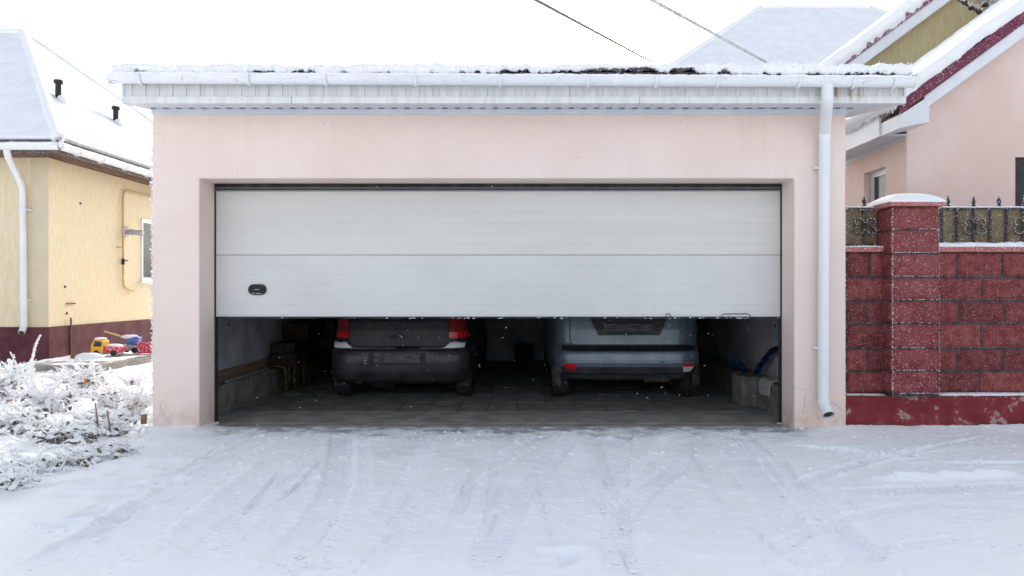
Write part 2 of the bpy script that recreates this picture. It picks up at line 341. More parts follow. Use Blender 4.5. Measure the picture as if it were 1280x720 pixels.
def snow_bar(mb, p0, p1, up, out, h, w, step=.03, lump=.35, hang=.02, seed=0, nprof=9):
    """a ridge of snow along an edge: rounded top, ragged lower lip. up/out are vectors."""
    p0 = np.array(p0, float); p1 = np.array(p1, float); up = np.array(up, float); out = np.array(out, float)
    L = np.linalg.norm(p1-p0); n = max(4, int(L/step)); t = np.linspace(0, 1, n)
    base = p0+(p1-p0)*t[:, None]; th = np.linspace(-.35, math.pi*.98, nprof)
    P = np.zeros((n, nprof, 3)); s = t*L
    for j, a in enumerate(th):
        ou = math.cos(a); u = math.sin(a)
        nz = fbm(s*5+seed, j*.55+seed*3, seed, 4)
        nf = fbm(s*28+seed, j*1.1+seed, seed+7, 2)
        k = 1+lump*nz+lump*.45*nf
        k = k*np.clip(np.minimum(s, L-s)/(h*.8)+.35, .2, 1)
        hh = u*h if u > 0 else u*hang*3*(1+1.2*nf)
        P[:, j] = base+out*(ou*w*k)[:, None]+up*((hh*k) if np.ndim(hh*k) else np.full(n, hh))[:, None]
    mb.grid(P, close=True)
    b0 = len(mb.v)-n*nprof
    mb.f += [tuple(b0+j for j in range(nprof)), tuple(b0+(n-1)*nprof+j for j in range(nprof))[::-1]]; mb.mi += [mb.cur]*2

# ================================================================== GROUND
def axis(a, fine0, fine1, step, mid, far):
    c = np.arange(fine0, fine1+1e-6, step); l = [fine0]; s = step
    while l[-1] > -far: s *= mid; l.append(l[-1]-s)
    r = [fine1]; s = step
    while r[-1] < far: s *= mid; r.append(r[-1]+s)
    return np.concatenate([np.array(l[1:])[::-1], c, np.array(r[1:])])
gx = axis(0, -5.1, 5.1, .0125, 1.06, 500.); gy = axis(0, 3.1, 7.2, .0125, 1.045, 700.)
X, Y = np.meshgrid(gx, gy)
tracks = [  # pixel polylines, width, depth, tread, ridge
    ([(428, 538), (423, 594), (405, 641), (362, 693), (344, 716)], .20, .010, 0, 1),
    ([(445, 536), (446, 594), (432, 641), (396, 693), (380, 716)], .20, .006, 1, 0),
    ([(330, 575), (301, 599), (240, 646), (147, 716)], .10, -.018, 0, 0),
    ([(350, 550), (287, 575), (194, 622), (100, 674), (20, 716)], .16, .013, 1, 1),
    ([(330, 545), (262, 575), (150, 622), (50, 670)], .12, .008, 0, 1),
    ([(420, 570), (372, 600), (300, 650), (230, 716)], .18, .009, 1, 1),
    ([(690, 540), (653, 557), (550, 618), (498, 674), (456, 716)], .14, .014, 1, 1),
    ([(560, 535), (536, 552), (498, 627), (470, 660)], .17, .008, 1, 1),
    ([(720, 535), (700, 560), (640, 640), (600, 716)], .18, .007, 1, 1),
    ([(905, 532), (933, 552), (1008, 622), (1078, 697), (1110, 730)], .18, .012, 1, 1),
    ([(885, 532), (908, 552), (960, 622), (1010, 697), (1030, 730)], .18, .009, 1, 1),
    ([(850, 530), (820, 557), (783, 594), (740, 660)], .15, -.010, 1, 0),
    ([(860, 560), (839, 590), (800, 620), (760, 680)], .17, .008, 1, 1),
    ([(780, 535), (770, 600), (772, 680), (780, 730)], .17, .006, 1, 1),
    ([(700, 535), (740, 600), (800, 700), (820, 730)], .17, .007, 1, 1),
    ([(1060, 599), (1130, 600), (1200, 597), (1320, 594)], .10, -.028, 0, 0),
    ([(1000, 616), (1130, 614), (1200, 611), (1320, 606)], .18, .007, 1, 1),
    ([(980, 557), (1050, 562), (1117, 572), (1135, 569), (1195, 580), (1320, 579)], .14, .014, 1, 1),
    ([(1180, 557), (1110, 570), (1045, 588), (980, 610)], .12, .010, 1, 1),
    ([(1240, 545), (1150, 563), (1050, 585)], .10, .008, 0, 1),
    ([(1320, 640), (1180, 632), (1050, 650), (940, 700)], .12, .004, 0, 1),
    ([(1320, 690), (1200, 675), (1100, 690), (1000, 730)], .10, .003, 0, 1),
    ([(330, 716), (400, 708), (440, 703)], .12, .016, 1, 1),
    ([(670, 650), (705, 640), (720, 638)], .10, -.015, 0, 0),
]
PACK_SHADE = np.zeros_like(X)  # mask for compressed snow plus the painted shade that makes track relief show
rt = random.Random(31)
for i in range(46):   # thin scuffs and shovel lines fanning out from the door
    a0 = rt.uniform(290, 965); bend = rt.gauss(0, 40); xb0 = CX+(a0-CX)*rt.uniform(1.5, 2.3)+bend
    t0, t1 = sorted((rt.uniform(0, .7), rt.uniform(.25, 1.1)))
    if t1-t0 < .15: t1 = t0+.2
    f_ = lambda t: (a0+(xb0-a0)*t**1.25, 536+184*t)
    tracks.append(([f_(t0), f_(t0+(t1-t0)*.35), f_(t0+(t1-t0)*.7), f_(t1)], rt.choice([.022, .03, .045, .06]), rt.choice([.004, .006, .008, -.006]), 0, 1))
def track_h(X, Y):
    H = np.zeros_like(X)
    for pts, w, dep, tread, ridge in tracks:
        g = [gnd(px, py) for px, py in pts]; g = [Vector((a, b, 0)) for a, b in g]
        q = np.array([[p.x, p.y] for p in bez(g, 8)])
        x0, y0 = q.min(0)-.4; x1, y1 = q.max(0)+.4
        sel = (X > x0) & (X < x1) & (Y > y0) & (Y < y1)
        if not sel.any(): continue
        xs = X[sel]; ys = Y[sel]; best = np.full(xs.shape, 9.); along = np.zeros(xs.shape); sl = 0; side = np.zeros(xs.shape)
        tot = np.linalg.norm(np.diff(q, axis=0), axis=1).sum()
        for a, b in zip(q[:-1], q[1:]):
            d = b-a; Ls = np.linalg.norm(d); d = d/Ls; rx = xs-a[0]; ry = ys-a[1]
            t = np.clip(rx*d[0]+ry*d[1], 0, Ls); ex = rx-t*d[0]; ey = ry-t*d[1]; dist = np.hypot(ex, ey)
            m = dist < best; best[m] = dist[m]; along[m] = (sl+t)[m]; side[m] = (ex*d[1]-ey*d[0])[m]; sl += Ls
        fade = np.clip(along/.35, 0, 1)*np.clip((tot-along)/.35, 0, 1)
        fade = fade*(.55+.45*sstep(-.25, .15, fbm(along*1.3+w*50, side*2, pts[0][0], 2)))
        body = 1-sstep(w*.42, w*.55, best)
        h = -dep*body
        if dep < 0: h = -dep*np.exp(-(best/(w*.5))**2)*(1+.5*fbm(along*9, side*12, 1, 3))
        if tread:
            tr = np.sin(along*2*math.pi/.052+np.sign(side)*np.abs(side)*45)
            h = h+body*.0048*np.clip(tr*1.6, -1, 1)*(.4+.6*sstep(-.1, .2, fbm(along*3, 3, pts[0][0], 2)))
        if ridge: h = h+abs(dep)*.75*np.exp(-((best-w*.62)/(w*.14))**2)*(.5+.7*vnoise(along*14, side*9, 2))
        H[sel] += 1.7*h*fade
        if dep > 0: PACK_SHADE[sel] = np.maximum(PACK_SHADE[sel], body*fade*sstep(-.35, .25, fbm(xs*2.2, ys*2.2, 6, 4))*(.30+.70*np.clip(-np.sin(along*2*math.pi/.052+np.sign(side)*np.abs(side)*45), 0, 1)*(1 if tread else .3)))
    return H
Z = .014*fbm(X*.9, Y*.9, 1, 3)+.013*fbm(X*4, Y*4, 3, 4)+.0040*fbm(X*22, Y*22, 4, 3)
Z = Z+np.maximum(0, .010*(fbm(X*11, Y*11, 8, 3)-.25))*2
drive = sstep(-4.2, -2.6, X)*(1-sstep(12, 16, X))
Z = Z+(1-drive)*np.clip(.05+.10*fbm(X*1.4, Y*1.4, 9, 4)+.04*fbm(X*6, Y*6, 2, 3), -.02, .25)*sstep(4.0, 4.8, Y+.12*fbm(X*3, Y*3, 5, 2))*(1-sstep(10.2, 11.2, Y))
Z = Z+track_h(X, Y)
fp = [gnd(px, py) for px, py in [(113, 603), (155, 590), (134, 611), (148, 618), (160, 607), (92, 620), (170, 640), (205, 578), (163, 580), (120, 640), (75, 655), (215, 600), (60, 610), (700, 694), (712, 700)]]
for i, (fx, fy) in enumerate(fp):
    a = .6+.5*math.sin(i*2.3); dx = (X-fx)*math.cos(a)+(Y-fy)*math.sin(a); dy = -(X-fx)*math.sin(a)+(Y-fy)*math.cos(a)
    d = (dx/.11)**2+(dy/.05)**2; Z = Z-.042*np.exp(-d**1.5*1.2)+.009*np.exp(-(np.sqrt(d)-1.5)**2*3)
# snow gets thin and broken in front of the threshold, drifts up to the walls
thr = sstep(6.25, 6.75, Y)*(1-sstep(7.3, 7.35, Y))*sstep(-3.05, -2.9, X)*(1-sstep(2.45, 2.6, X))
Z = Z*(1-.5*thr)+.004*thr
Z = np.where((X > -2.93) & (X < 2.43) & (Y > 6.66), Z-.016*sstep(6.66, 7.0, Y), Z)
drift = np.exp(-np.clip(6.72-Y, 0, 9)/.10)*((X > 2.5) | (X < -2.97))*(X > -3.6)
Z = Z+.02*drift
Z = np.where((X > 2.9) & (Y > 6.4), Z+.018*sstep(6.4, 6.75, Y), Z)
Z = np.where((Y > 7.08) & (Y < 14.0) & (X > -3.38) & (X < 2.93), -.12, Z)     # under the garage floor
Z = np.where(((Y > 40) | (np.abs(X) > 30)), 0, Z)
g = MB(); nyy, nxx = X.shape
me = bpy.data.meshes.new('snow_ground')
V = stk([X, Y, Z], -1).reshape(-1, 3)
idx = np.arange(nxx*nyy).reshape(nyy, nxx)
Fq = stk([idx[:-1, :-1], idx[:-1, 1:], idx[1:, 1:], idx[1:, :-1]], -1).reshape(-1, 4)
me.vertices.add(len(V)); me.vertices.foreach_set('co', V.ravel()); me.loops.add(Fq.size); me.loops.foreach_set('vertex_index', Fq.ravel().astype(np.int32))
me.polygons.add(len(Fq)); me.polygons.foreach_set('loop_start', np.arange(0, Fq.size, 4, dtype=np.int32))
me.polygons.foreach_set('use_smooth', np.ones(len(Fq), bool)); me.update(); me.validate()
me.materials.append(M['ground'])
pa = me.attributes.new('pack_shade', 'FLOAT', 'POINT'); pa.data.foreach_set('value', PACK_SHADE.ravel().astype(np.float32))
go = bpy.data.objects.new('ground', me); C.objects.link(go)
tag(go, 'snow covered ground and driveway with tyre tracks', 'ground', kind='structure')
def gz(x, y):
    j = int(np.searchsorted(gx, x)); i = int(np.searchsorted(gy, y)); return float(Z[min(i, nyy-1), min(j, nxx-1)])

# ================================================================== GARAGE
GY = 6.72; DY = 7.06
XL, XR = -3.394, 2.94; OL, OR = -2.965, 2.469; ZT = 2.935; ZO = 2.295
garage = empty('garage', (0, GY, 0), 'pink rendered double garage with its white door half raised', 'garage')
mb = MB(); mb.prism([(XL, -.3), (OL, -.3), (OL, ZO), (OR, ZO), (OR, -.3), (XR, -.3), (XR, ZT), (XL, ZT)], 'y', GY, DY-.003)
wallf = mb.build('front_wall', M['stucco'], garage, bevel=.012)
mb = MB(); mb.box(XL, DY, -.3, XL+.14, 13.5, ZT); mb.box(XR-.14, DY, -.3, XR, 13.5, ZT); mb.box(XL+.14, 13.36, -.3, XR-.14, 13.5, ZT)
mb.build('side_wall', M['stucco'], garage)
IL, IR = XL+.145, XR-.145
mb = MB(); mb.box(IL, DY+.02, 0, IL+.03, 13.33, 2.55); mb.box(IR-.03, DY+.02, 0, IR, 13.33, 2.55); mb.box(IL+.03, 13.3, 0, IR-.03, 13.34, 2.55)
mb.box(IL, DY+.02, 2.56, IR, 13.35, 2.62)
mb.box(IL+.03, DY+.02, 0, OL-.02, DY+.05, 2.55); mb.box(OR+.02, DY+.02, 0, IR-.03, DY+.05, 2.55)
mb.build('interior_wall', M['plaster'], garage)
# floor: concrete threshold, then pavers
mb = MB(); mb.box(OL+.005, 6.9, -.2, OR-.005, DY+.0, -.004); mb.box(IL, DY+.003, -.2, IR, 7.74, -.002)
mb.build('threshold', M['concrete'], garage, bevel=.004)
mb = MB(); rows = 0; y = 7.75
while y < 13.2:
    x = IL+.0+(.0 if rows % 2 else -.0)
    while x < IR:
        x1 = min(x+.312, IR); h = random.uniform(-.003, .002)
        mb.box(x, y, -.1, x1, min(y+.62, 13.3), h); x += .318
    y += .628; rows += 1
fl = mb.build('paving', M['paver'], garage, bevel=.006)
mb = MB(); mb.box(IL, 7.742, -.2, IR, 13.3, -.018); mb.build('paving_bed', M['rubber'], garage)
# ledges
def rough_box(x0, y0, z0, x1, y1, z1, amp=.012, step=.06):
    m = MB()
    def face(o, u, v):
        o = np.array(o, float); u = np.array(u, float); v = np.array(v, float)
        nu = max(2, int(np.linalg.norm(u)/step)+1); nv = max(2, int(np.linalg.norm(v)/step)+1)
        a = np.linspace(0, 1, nu)[:, None, None]; b = np.linspace(0, 1, nv)[None, :, None]
        P = o+a*u+b*v
        n = stk([fbm(P[..., 0]*9+3, P[..., 1]*9, P[..., 2]*9, 3), fbm(P[..., 0]*9, P[..., 1]*9+5, P[..., 2]*9, 3), fbm(P[..., 0]*9, P[..., 1]*9, P[..., 2]*9+8, 3)], -1)
        m.grid(P+n*amp)
    dx, dy, dz = x1-x0, y1-y0, z1-z0
    face((x0, y0, z0), (dx, 0, 0), (0, 0, dz)); face((x1, y0, z0), (0, dy, 0), (0, 0, dz)); face((x1, y1, z0), (-dx, 0, 0), (0, 0, dz))
    face((x0, y1, z0), (0, -dy, 0), (0, 0, dz)); face((x0, y0, z1), (dx, 0, 0), (0, dy, 0)); face((x0, y0, z0), (0, dy, 0), (dx, 0, 0))
    return m
m = rough_box(IL+.02, 7.12, -.05, -3.10, 12.8, .30); m.build('ledge', M['ledge'], garage, smooth=True)
m = rough_box(2.56, 7.12, -.05, IR-.02, 12.8, .30); m.build('ledge', M['ledge'], garage, smooth=True)
for nm, x, y, zz, s in (('light_switch', IL+.03, 7.98, .90, 1), ('socket', IR-.03, 8.05, .885, -1)):
    mb = MB(); mb.box(x, y-.035, zz-.045, x+s*.014, y+.035, zz+.045)
    o = mb.build(nm, M['switch'], garage, bevel=.004)
    k = MB(); k.box(x+s*.0145, y-.012, zz-.02, x+s*.020, y+.012, zz+.02); k.build('rocker', M['blackplastic'], o)
# wall trim under soffit
mb = MB(); mb.box(XL-.004, GY-.018, 2.877, XR+.004, GY-.001, 2.93); mb.build('wall_trim', M['trim'], garage)
# door: two full sections visible, ribs, rubber seal, header
door = MB(); door.box(0, 0, 0, .001, .001, .001); door = None
gdoor = MB()
zb, zm, zt = 1.035, 1.61, 2.30
def section(z0, z1, nrib, y0=DY):
    prof = []; dz = (z1-z0-.004)/nrib
    for i in range(nrib):
        a = z0+.002+i*dz; prof += [(y0+.0018, a), (y0, a+.004), (y0, a+dz-.004), (y0+.0018, a+dz-.0005)]
    prof += [(y0+.006, z1-.002), (y0+.006, z1), (y0+.045, z1), (y0+.045, z0), (y0+.006, z0)]
    return prof
gdoor.prism(section(zb, zm, 6), 'x', OL+.012, OR-.012)
dl = gdoor.build('garage_door', M['door'], garage); tag(dl, 'white sectional garage door raised halfway')
gd = MB(); gd.prism(section(zm+.003, 2.226, 6), 'x', OL+.012, OR-.012); gd.build('upper_section', M['door_top'], dl)
gd = MB()
for i in range(4): gd.box(OL+.012, 7.25+i*.62, 2.34, OR-.012, 7.25+i*.62+.61, 2.38)
gd.prism([(DY+.01, 2.232), (DY+.05, 2.226), (7.24, 2.335), (7.24, 2.38), (7.20, 2.38)], 'x', OL+.012, OR-.012)
gd.build('ceiling_section', M['door_top'], dl, bevel=.004)
gd = MB(); gd.box(OL+.012, DY-.006, zb-.012, OR-.012, DY+.04, zb-.001); gd.build('bottom_rail', M['pvc'], dl, bevel=.002)
gd = MB(); P = []
for x in np.arange(OL+.012, OR-.012, .04):
    d = .004*vnoise(x*9, 1)+.003*vnoise(x*31, 2); P.append([(x, DY+.002, zb-.0125), (x, DY+.000, zb-.03+d), (x, DY+.03, zb-.032+d), (x, DY+.034, zb-.0125)])
gd.grid(np.array(P), close=True); gd.build('rubber_seal', M['rubber'], dl)
sn = MB()
for k in range(50):
    x = random.choice([random.uniform(-2.9, 2.4), random.gauss(-.55, .5), random.gauss(1.6, .5)]); x = max(OL+.03, min(OR-.03, x))
    sn.ball((x, DY-.003, zb-.028+random.uniform(-.004, .004)), random.uniform(.003, .007), .4, sq=(2.2, .8, .6), nu=7, nv=5)
sn.build('frost_crumbs', M['snow'], dl, smooth='all')['kind'] = 'stuff'
# wire loops hanging from the bottom rail
for (xa, xb) in ((at(832, 0, DY)[0], at(839, 0, DY)[0]), (at(902, 0, DY)[0], at(938, 0, DY)[0])):
    w = MB(); w.tube(fillet([(xa, DY-.006, zb-.04), (xa, DY-.012, zb+.012), (xb-.02, DY-.012, zb+.014), (xb, DY-.010, zb-.02)], .02), .0035, 6)
    w.build('wire_loop', M['mud'], dl)
# handle: oval recess with a bar
hx, _, hz = at(322, 362, DY)
hd = MB(); outer = []; 
def stadium(w, h, n=10):
    o = []
    for k in range(n+1): a = -math.pi/2+math.pi*k/n; o.append((w-h+h*math.cos(a), h*math.sin(a)))
    for k in range(n+1): a = math.pi/2+math.pi*k/n; o.append((-w+h+h*math.cos(a), h*math.sin(a)))
    return o
so = stadium(.088, .052); si = stadium(.070, .036)
rings = [[(hx+a, DY-.001, hz+b) for a, b in so], [(hx+a*.98, DY-.014, hz+b*.97) for a, b in so], [(hx+a, DY-.014, hz+b) for a, b in si], [(hx+a*.9, DY-.002, hz+b*.9) for a, b in si]]
hd.grid(np.array(rings), close=True); hd.f.append(tuple(len(hd.v)-len(si)+k for k in range(len(si)))); hd.mi.append(0)
hnd = hd.build('handle', M['blackplastic'], dl, smooth=50)
k = MB(); k.box(hx-.04, DY-.018, hz-.008, hx+.04, DY-.008, hz+.008); k.box(hx-.04, DY-.016, hz-.030, hx+.045, DY-.006, hz-.024); k.box(hx-.052, DY-.020, hz+.028, hx+.03, DY-.0145, hz+.046)
k.build('grip', M['rubber'], hnd, bevel=.003)
k = MB(); k.box(hx-.022, DY-.0205, hz-.002, hx+.024, DY-.0185, hz+.003); k.box(hx-.05, DY-.019, hz-.038, hx-.02, DY-.0145, hz-.034); k.box(hx-.005, DY-.019, hz-.040, hx+.04, DY-.0145, hz-.034); k.build('keyhole_plate', M['steel'], hnd)
# header seal and side guides
mb = MB(); mb.prism([(DY-.02, 2.294), (DY-.022, 2.262), (DY-.012, 2.232), (DY+.02, 2.228), (DY+.02, 2.294)], 'x', OL+.004, OR-.004); mb.build('header_seal', M['rubber'], garage)
mb = MB(); mb.box(OL+.004, DY-.022, 2.2285, OR-.004, DY-.004, 2.2325); mb.box(OL+.004, DY-.028, 2.250, OR-.004, DY-.0225, 2.254); mb.build('header_lip', M['grey'], garage)
for x0, x1 in ((OL+.001, OL+.011), (OR-.011, OR-.001)):
    mb = MB(); mb.box(x0, DY-.012, 0.0, x1, DY+.05, 2.226); mb.build('side_seal', M['rubber'], garage)
# roof
FY = 6.40; RXL, RXR = -3.49, 3.30; SL = .13
roof = MB()
roof.prism([(FY, 3.10), (FY, 3.170), (13.9, 3.170+SL*7.5), (13.9, 3.10+SL*7.5)], 'x', RXL, RXR)
ro = roof.build('roof', M['tile_dark'], garage)
t = MB(); n = int((RXR-RXL)/.02); xs = np.linspace(RXL-.02, RXR+.02, n)   # tile edge wave
prof = []
for y, dz in ((FY-.06, 0.), (FY-.06, .012), (FY+.5, .08), (FY+.5, .068)):
    prof.append(stk([xs, np.full(n, y), 3.172+dz+.012*np.cos(xs*2*math.pi/.18)], -1))
t.grid(np.array(prof).transpose(1, 0, 2), close=True); t.build('tile_edge', M['tile_dark'], ro, smooth=True)
# snow on the roof
n = 900; xs = np.linspace(RXL-.05, RXR+.04, n)
cover = sstep(-.22, .08, fbm(xs*2.2+4, 3.1, 0, 3)+.30*np.sin(xs*2*math.pi/.36)+.15*vnoise(xs*11, 8))
cover = np.maximum(cover, sstep(2.0, 2.15, xs)); cover = np.maximum(cover, 1-np.abs(xs+1.0)/1.3)
cover = np.where((xs > .9) & (xs < 2.0), np.minimum(cover, .25+.75*sstep(-.1, .3, fbm(xs*3.1, 7, 0, 3))), np.maximum(cover, .42+.3*vnoise(xs*6, 3)))
cover = np.clip(cover, .0, 1)
lip = .004+.062*cover*(1+.35*fbm(xs*14, 2, 1, 3))+.012*vnoise(xs*60, 4)+.008*vnoise(xs*25, 9)
P = np.zeros((n, 16, 3))
top = .040+.012*fbm(xs*3, 1, 5, 4)+.006*np.cos(xs*2*math.pi/.18)+.013*vnoise(xs*9, 7)+.010*vnoise(xs*27, 3)+.006*vnoise(xs*70, 5)
yb = [13.9, 10, 8, 7.2, 6.8, 6.55, 6.45, 6.40]
for j, y in enumerate(yb):
    P[:, j] = stk([xs, np.full(n, y), 3.185+SL*(y-FY)+top*(1+.25*fbm(xs*6, y*6, 2, 3))], -1)
bx_ = .02*fbm(xs*8, 6, 3, 3)+.010*vnoise(xs*45, 2)
P[:, 8] = stk([xs, 6.355-bx_*.5, 3.187+top*.92], -1)
P[:, 9] = stk([xs, 6.325-bx_, 3.185+top*.62], -1)
P[:, 10] = stk([xs, 6.31-bx_, 3.185+top*.25], -1)
P[:, 11] = stk([xs, 6.312-bx_, 3.185-lip*.35], -1)
P[:, 12] = stk([xs, 6.32-bx_, 3.191-lip*.8], -1)
P[:, 13] = stk([xs, 6.332-bx_*.5, 3.195-lip], -1)
P[:, 14] = stk([xs, np.full(n, 6.38), 3.189-lip*.2], -1)
P[:, 15] = stk([xs, np.full(n, 13.9), np.full(n, 3.172+SL*7.5)], -1)
s = MB(); s.grid(P, close=True); nb = 16
s.f += [tuple(range(nb)), tuple((n-1)*nb+j for j in range(nb))[::-1]]; s.mi += [0, 0]
s.build('roof_snow', M['snow'], ro, smooth='all')
s = MB()
for k in range(1400):
    i = random.randrange(n); j = random.choice([8, 9, 10, 11, 12]); p = P[i, j]
    rime(s, [p], .011, .007)
for k in range(260): rime(s, [(random.choice([RXL-.05, RXR+.04])+random.gauss(0, .01), random.uniform(6.33, 6.9), 3.19+random.uniform(-.02, .05))], .014, .008)
s.build('rime', M['rime'], ro)
# fascia: ribbed boards, then lower strip
mb = MB(); prof = []; x = RXL+.02; up = True
outl = []
while x < RXR:
    d = FY-.0 if up else FY+.010
    outl += [(x, d), (min(x+.056, RXR), d)]; x += .0595; up = not up
outl += [(RXR, FY+.03), (RXL+.02, FY+.03)]
mb.prism(outl, 'z', 2.958, 3.10); fa = mb.build('fascia', M['fascia'], garage)
mb = MB()
for xa, xb in ((RXL+.02, -2.02), (-2.017, 1.0), (1.003, RXR)): mb.box(xa, FY-.014, 2.897, xb, FY+.03, 2.9575)
mb.build('lower_strip', M['fascia'], fa, bevel=.003)
for xa, xb in ((RXL-.005, RXL+.018), (RXR+.001, RXR+.02)):
    mb = MB(); mb.box(xa, FY-.006, 2.90, xb, FY+.04, 3.10); mb.build('corner_post', M['soffit'], fa)
for px, pyv in ((262, 124), (303, 124), (404, 122), (640, 123), (760, 124), (974, 124), (1122, 123)):
    k = MB(); q = at(px, pyv, FY-.014); k.tube([(q[0], FY-.0145, q[2]), (q[0], FY-.017, q[2])], .006, 8)
    k.build('screw', M['steel'], fa)
# rake boards at both sides and soffit
for xa, xb in ((RXL-.002, RXL+.018), (RXR+.002, RXR+.02)):
    mb = MB(); mb.prism([(FY+.04, 2.90), (13.9, 2.90+SL*7.46), (13.9, 3.095+SL*7.5), (FY+.04, 3.098)], 'x', xa, xb); mb.build('rake_board', M['whiteboard'], garage)
mb = MB(); P = []; x = RXL+.02
while x < RXR:
    P += [[(x, FY+.031, 2.900), (x, GY-.002, 2.933)], [(x+.109, FY+.031, 2.900), (x+.109, GY-.002, 2.933)], [(x+.110, FY+.031, 2.905), (x+.110, GY-.002, 2.938)], [(x+.114, FY+.031, 2.905), (x+.114, GY-.002, 2.938)]]; x += .115
P = np.array(P); P[..., 0] = np.minimum(P[..., 0], RXR); mb.grid(P); mb.cur = 1; x = RXL+.10
while x < XR: mb.box(x, GY-.055, 2.9262, x+.050, GY-.022, 2.9275); x += .115
so_ = mb.build('soffit', [M['soffit'], M['rubber']], garage)
for xa, xb in ((RXL+.018, XL), (XR, RXR)):
    mb = MB(); mb.prism([(GY-.002, 2.936), (13.8, 2.936+SL*7.0), (13.8, 2.946+SL*7.0), (GY-.002, 2.946)], 'x', xa, xb); mb.build('side_soffit', M['soffit'], garage)

# gutter: half-round, frosted, falling slightly to the right
GXL, GXR = -3.535, 3.335; GYc = 6.300; gr = .053
def gzc(x): return 3.096-.034*(x-GXL)/(GXR-GXL)
mb = MB(); n = 300; xs = np.linspace(GXL, GXR, n)
angs = np.linspace(math.pi*.98, 2*math.pi+.02, 12)
P = np.zeros((n, 24, 3))
for j, a in enumerate(angs): P[:, j] = stk([xs, GYc+gr*np.cos(a), gzc(xs)+gr*1.45*np.sin(a)+.024], -1)
for j, a in enumerate(angs[::-1]): P[:, 12+j] = stk([xs, GYc+(gr-.004)*np.cos(a), gzc(xs)+(gr-.004)*1.45*np.sin(a)+.026], -1)
mb.grid(P, close=True)
gut = mb.build('gutter', M['whitemetal'], garage, smooth=50)
for x in (GXL, GXR):
    k = MB(); k.prism([(GYc+gr*math.cos(a)*1.04, gzc(x)+.024+gr*1.45*math.sin(a)*1.04) for a in np.linspace(math.pi, 2*math.pi, 14)], 'x', x-.006, x+.004); k.build('end_cap', M['whitemetal'], gut)
for px in (177, 312, 408, 520, 625, 735, 820, 896, 997, 1065, 1116):
    x = (px-CX)/F*GYc; k = MB(); k.tube([(x, GYc+(gr+.009)*math.cos(a), gzc(x)+.024+(gr*1.45+.009)*math.sin(a)) for a in np.linspace(math.pi*1.0, math.pi*2.0, 12)]+[(x, FY-.001, gzc(x)-.01)], .009, 6, squash=(1.4, .9))
    k.build('bracket', M['whitemetal'], gut, smooth=True)
s = MB(); n = 420; xs = np.linspace(GXL-.01, GXR+.01, n); th = np.linspace(-.3, math.pi+.3, 9); P = np.zeros((n, 9, 3))
rr = .040*(1+.22*fbm(xs*6, 2, 9, 4)+.12*vnoise(xs*30, 3)); rr = rr*np.clip(np.minimum(xs-GXL+.01, GXR+.01-xs)/.06, .4, 1)
for j, a in enumerate(th): P[:, j] = stk([xs, GYc-.012+rr*1.22*np.cos(a), gzc(xs)+.024+rr*.45*np.sin(a)+.004*vnoise(xs*25, j)], -1)
s.grid(P, close=True); s.f += [tuple(range(9)), tuple((n-1)*9+j for j in range(9))]; s.mi += [0, 0]
for k in range(1100):
    x = random.uniform(GXL, GXR); a = random.uniform(math.pi*.9, math.pi*1.35); rime(s, [(x, GYc+gr*math.cos(a), gzc(x)+.024+gr*1.4*math.sin(a))], .007, .004)
for k in range(220): a = random.uniform(math.pi*.9, math.pi*2.1); rime(s, [(random.choice([GXL-.01, GXR]), GYc+gr*math.cos(a)*random.random(), gzc(GXL)+.01+gr*math.sin(a))], .016, .012)
s.build('gutter_snow', M['rime'], gut, smooth='all')
# downpipe
xd = (1034-CX)/F*GYc; xw = (1031-CX)/F*6.64; xb_ = (1029.5-CX)/F*6.64
pts = fillet([(xd, GYc, 3.04), (xd, GYc, 2.90), (xw, 6.645, 2.70), (xw, 6.645, 2.60), (xb_, 6.645, .26), (xb_-.0, 6.53, .165)], .07)
mb = MB(); mb.tube(pts, .050, 18, caps=False); mb.tube(list(reversed(pts)), .046, 18, caps=False)
dp = mb.build('downpipe', M['whitemetal'], garage, smooth=60)
for zc, h in ((2.66, .03), (2.50, .025), (.55, .02), (.27, .03)):
    k = MB(); k.tube([(xw if zc > 1 else xb_, 6.645, zc-h), (xw if zc > 1 else xb_, 6.645, zc+h)], .0535, 18); k.build('socket_joint', M['whitemetal'], dp, smooth=60)
for zc in (2.38, .755):
    x_ = xw+(xb_-xw)*(2.6-zc)/2.34; k = MB(); k.tube([(x_, 6.645, zc-.012), (x_, 6.645, zc+.012)], .0555, 18); k.box(x_-.085, 6.64, zc-.008, x_-.05, GY-.001, zc+.008); k.build('clamp', M['whitemetal'], dp, smooth=50)
k = MB(); a = Vector(pts[-1]); d = (Vector(pts[-1])-Vector(pts[-3])).normalized(); k.tube([a-d*.02, a-d*.018], .0458, 18); k.build('dark_bore', M['mud'], dp)
s = MB()
for k in range(900): q = random.choice(pts); zc = random.uniform(.25, 2.95); x_ = xw; a = random.gauss(math.pi, .5); rime(s, [(x_+.05*math.cos(a), 6.645-.05*abs(math.sin(a)), zc)] if zc < 2.65 else [(xd+.05*math.cos(a), GYc-.05*abs(math.sin(a)), max(zc, 2.88))], .006, .004)
s.build('rime', M['rime'], dp)
# rime down the arrises of the front wall
s = MB()
for k in range(1500):
    z = 2.93*random.random()**.8; rime(s, [(XL-.004, GY+random.uniform(-.004, .05), z)], .012 if z < 2.6 else .007, .005)
for k in range(300): rime(s, [(XR+.002, GY+random.uniform(0, .05), random.uniform(0, 2.9))], .006, .003)
for k in range(160): rime(s, [(OR, GY-.001, random.uniform(.4, 1.9))], .004, .002)
s.build('rime', M['rime'], wallf)

